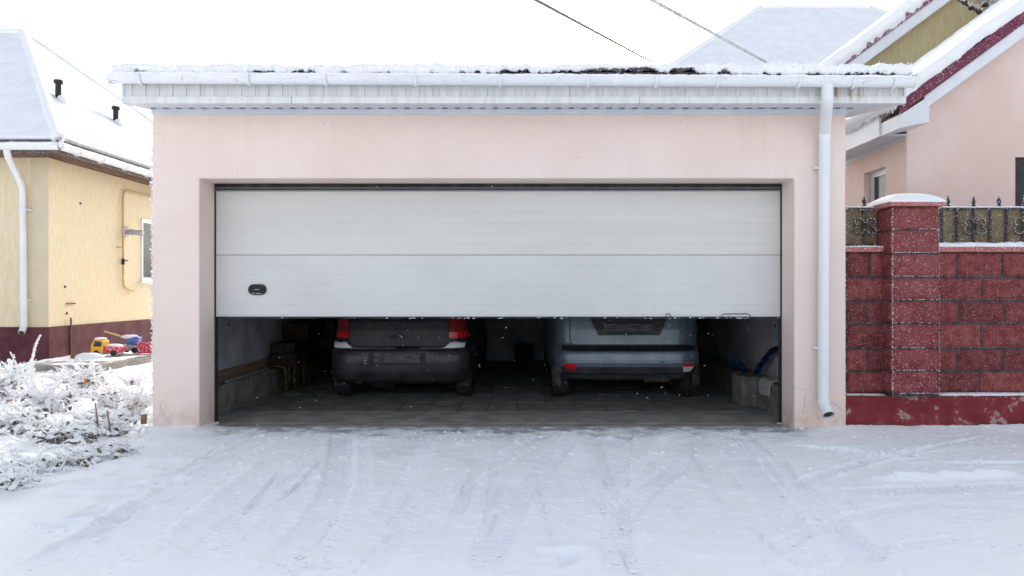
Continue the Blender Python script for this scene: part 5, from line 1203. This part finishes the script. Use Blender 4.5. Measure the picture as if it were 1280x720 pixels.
spec = [
 (10, 498, 1, .62, .28, 30, 'tall frosted shrub at the left edge with an upright white spike', .45, .017, 40),
 (62, 512, 2, .50, .34, 34, 'broad frosted shrub with dark leaves left of the hooped stems', .45, .016, 60),
 (108, 494, 3, .50, .30, 26, 'frosted shrub with splayed white twigs and one orange leaf', .35, .016, 40),
 (22, 540, 4, .30, .30, 30, 'dense low frosted shrub over dark leaves at the left frame edge', .8, .015, 70),
 (80, 548, 5, .22, .34, 34, 'spreading frosted shrub with dark green leaves under the snow', .8, .015, 90),
 (124, 526, 6, .22, .28, 28, 'drooping frosted clump with brown leaves in mid bed', .9, .013, 60),
 (146, 540, 7, .26, .20, 24, 'frosted clump with two bare brown sticks near the pillar', .5, .012, 26),
 (168, 516, 8, .46, .22, 24, 'feathery frosted shrub close to the garage pillar', .4, .012, 14),
 (138, 505, 9, .42, .28, 22, 'loose frosted stems behind the splayed twigs', .5, .012, 16),
 (40, 582, 10, .14, .36, 24, 'flattened frosted grass tuft arching over the path edge', 1.3, .012, 12),
 (104, 568, 11, .13, .38, 26, 'long arching frosted grass in hoops below the dark leaves', 1.3, .011, 20),
 (20, 606, 12, .20, .22, 16, 'star shaped frosted plant lowest at the left frame edge', .9, .012, 6),
 (168, 486, 13, .24, .2, 14, 'small reddish stemmed frosted shrub beside the pillar edge', .3, .010, 4),
 (84, 478, 14, .26, .3, 18, 'pale frosted stems before the wine coloured plinth', .5, .012, 8),
 (150, 556, 15, .08, .26, 14, 'thin frosted grass blades lying toward the driveway', 1.3, .009, 4),
]
for (px_, py_, sd, H_, sp_, ct, lab, dr, r_, lv_) in spec:
    x, y = gp2(px_, py_); bush(x, y, H_, sp_, int(ct*.8), lab, 'frosted_grass' if 'grass' in lab else 'frosted_shrub', sd, dr, r_, int(lv_*1.15))
# the upright spike
x, y = gp2(40, 500)
root = empty('frosted_spike', (x, y, gz(x, y)), 'single tall thick frosted spike standing above the shrubs', 'plant', None); mw, mk = MB(), MB()
z0 = gz(x, y); rg = random.Random(3)
def frost_branch(p0, d, L_, r_):
    n_ = int(L_/.014); p = Vector(p0); d = Vector(d).normalized(); out = []
    for i in range(n_):
        d = (d+Vector((rg.gauss(0, .06), rg.gauss(0, .05), .02))).normalized(); p = p+d*.014; out.append(p.copy())
        q = r_*(1.15-.75*i/n_)*rg.uniform(.75, 1.15); mw.ball((p.x+rg.gauss(0, q*.25), p.y, p.z), q, .5, lf=14, sq=(1, 1, rg.uniform(.8, 1.3)), nu=9, nv=7)
        for k in range(5): rime(mw, [p], q*.45, q*.75, rg)
    mk.tube(out, .005, 5); return out
B = frost_branch((x-.02, y, z0), (-.05, 0, 1), .76, .024)
for k_, dx in ((16, .8), (22, -.7), (27, .6), (11, -.8)): frost_branch(B[k_], (dx, rg.uniform(-.3, .3), .8), rg.uniform(.10, .17), .015)
frost_branch((x-.22, y+.1, z0), (-.1, 0, 1), .58, .018); frost_branch((x+.03, y-.1, z0), (.25, 0, 1), .42, .016)
mk.build('stem', M['stem'], root); mw.build('frost_cover', M['rime_plant'], root, smooth='all')
# wooden stakes
x, y = gnd(179.5, 531, .03); b = MB(); b.tube([(x, y, -.05), (x, y, .02), (x+.004, y, .125), (x+.003, y, .13)], [.028, .027, .025, .018], 9, lump=.15, lf=30); st_ = b.build('wooden_stake', M['bark_board'], smooth=40); tag(st_, 'short brown wooden stake in the snow beside the garage pillar', 'stake')
s = MB(); s.ball((x+.004, y, .135), .027, .3, sq=(1, 1, .5)); q = s.build('snow_cap', M['snow'], st_, smooth='all')
# garden bed: snowy tufts too many to count
rg = random.Random(77); mw = MB()
for i in range(380):
    px_ = rg.uniform(-60, 190); py_ = rg.uniform(470, 600)
    if py_ > 545+ (190-px_)*.36: continue
    x, y = gp2(px_, py_); z0 = gz(x, y); a = rg.uniform(0, 6.28); L_ = rg.uniform(.06, .20); H_ = rg.uniform(.03, .16)
    pts = [(x+L_*t_*math.cos(a), y+L_*t_*math.sin(a), z0-.01+H_*.6*math.sin(t_*2.2)+rg.gauss(0, .006)) for t_ in np.linspace(0, 1, 7)]
    mw.tube(pts, [rg.uniform(.004, .012) for _ in pts], 5, lump=.5, lf=50)
    for p in pts: rime(mw, [p], .005, .006, rg)
tag(mw.build('frosted_undergrowth', M['rime_plant'], smooth=50), 'frost coated weeds and grass covering the garden bed', 'undergrowth', kind='stuff')
rg = random.Random(12); mw = MB()
for i in range(1500):
    tp = tracks[rg.randrange(24)][0]; k_ = rg.randrange(len(tp)-1); u_ = rg.random(); px_ = tp[k_][0]*(1-u_)+tp[k_+1][0]*u_+rg.choice([-1, 1])*rg.gauss(13, 8); py_ = tp[k_][1]*(1-u_)+tp[k_+1][1]*u_+rg.gauss(0, 5)
    if i < 420: px_ = rg.uniform(270, 1270); py_ = 540+abs(rg.gauss(0, 40))
    if py_ < 538: continue
    x, y = gnd(px_, py_); q = rg.choice([.004, .005, .006, .008, .012])*rg.uniform(.7, 1.2)
    if -2.93 < x < 2.43 and y > 6.6: q *= .6
    mw.ball((x, y, gz(x, y)+q*.3), q, .6, lf=12, sq=(rg.uniform(.9, 1.7), 1, .6), nu=6, nv=4)
tag(mw.build('snow_clods', M['snow'], smooth=60), 'loose snow crumbs thrown up beside the tyre tracks', 'snow crumbs', kind='stuff')
# drifting frost in the air
rg = random.Random(5); mw = MB()
for i in range(620):
    D = rg.uniform(4.6, 8.2); x = rg.uniform(-3.3, 3.6); z = rg.uniform(.05, 3.2)
    if i < 360: D = rg.uniform(6.2, 8.1); x = rg.uniform(-2.8, 2.3); z = rg.uniform(.05, 1.0)
    s_ = rg.choice([.0010, .0012, .0016, .0022, .0032])*rg.uniform(.7, 1.1); L_ = s_*rg.uniform(1, 3.5)
    mw.add([(x-L_, D, z+L_*.25), (x, D-s_*.5, z+s_*.6), (x+L_, D, z-L_*.25), (x, D, z-s_*.6), (x, D+s_, z)], [(0, 1, 4), (1, 2, 4), (2, 3, 4), (3, 0, 4), (0, 3, 1), (1, 3, 2)])
tag(mw.build('snowflakes', M['rime']), 'tiny snowflakes drifting in the air before the garage', 'snowflakes', kind='stuff')

# ================================================================== LIGHT, SKY, CAMERA
EL, AZ = 24., 2.5   # AZ: degrees from +Y toward +X
W_ = bpy.data.worlds.new('World'); bpy.context.scene.world = W_; W_.use_nodes = True; nt = W_.node_tree
sk = nt.nodes.new('ShaderNodeTexSky'); sk.sky_type = 'NISHITA'; sk.sun_disc = False; sk.sun_elevation = R(EL); sk.sun_rotation = R(AZ); sk.air_density = 1.0; sk.dust_density = 3.5; sk.ozone_density = 1.0
hs = nt.nodes.new('ShaderNodeHueSaturation'); hs.inputs['Saturation'].default_value = .38
nt.links.new(sk.outputs['Color'], hs.inputs['Color']); bg = nt.nodes['Background']; nt.links.new(hs.outputs['Color'], bg.inputs['Color']); bg.inputs['Strength'].default_value = .15
sl = bpy.data.lights.new('sun', 'SUN'); sl.energy = .95; sl.angle = R(10); sl.color = (1, .95, .88); so_ = bpy.data.objects.new('sun', sl); C.objects.link(so_)
dirv = Vector((math.sin(R(AZ))*math.cos(R(EL)), math.cos(R(AZ))*math.cos(R(EL)), math.sin(R(EL))))
so_.rotation_euler = dirv.to_track_quat('Z', 'Y').to_euler()
cam = bpy.data.cameras.new('camera'); co = bpy.data.objects.new('camera', cam); C.objects.link(co); co.location = (0, 0, CH); co.rotation_euler = (R(90), 0, 0)
cam.sensor_width = 36; cam.lens = 36*F/1280; cam.shift_x = -(CX-640)/1280; cam.shift_y = (CY-360)/1280; cam.clip_end = 2000; cam.clip_start = .05
sc_ = bpy.context.scene; sc_.camera = co
sc_.view_settings.view_transform = 'Standard'; sc_.view_settings.look = 'None'; sc_.view_settings.exposure = 1.36; sc_.view_settings.gamma = 1
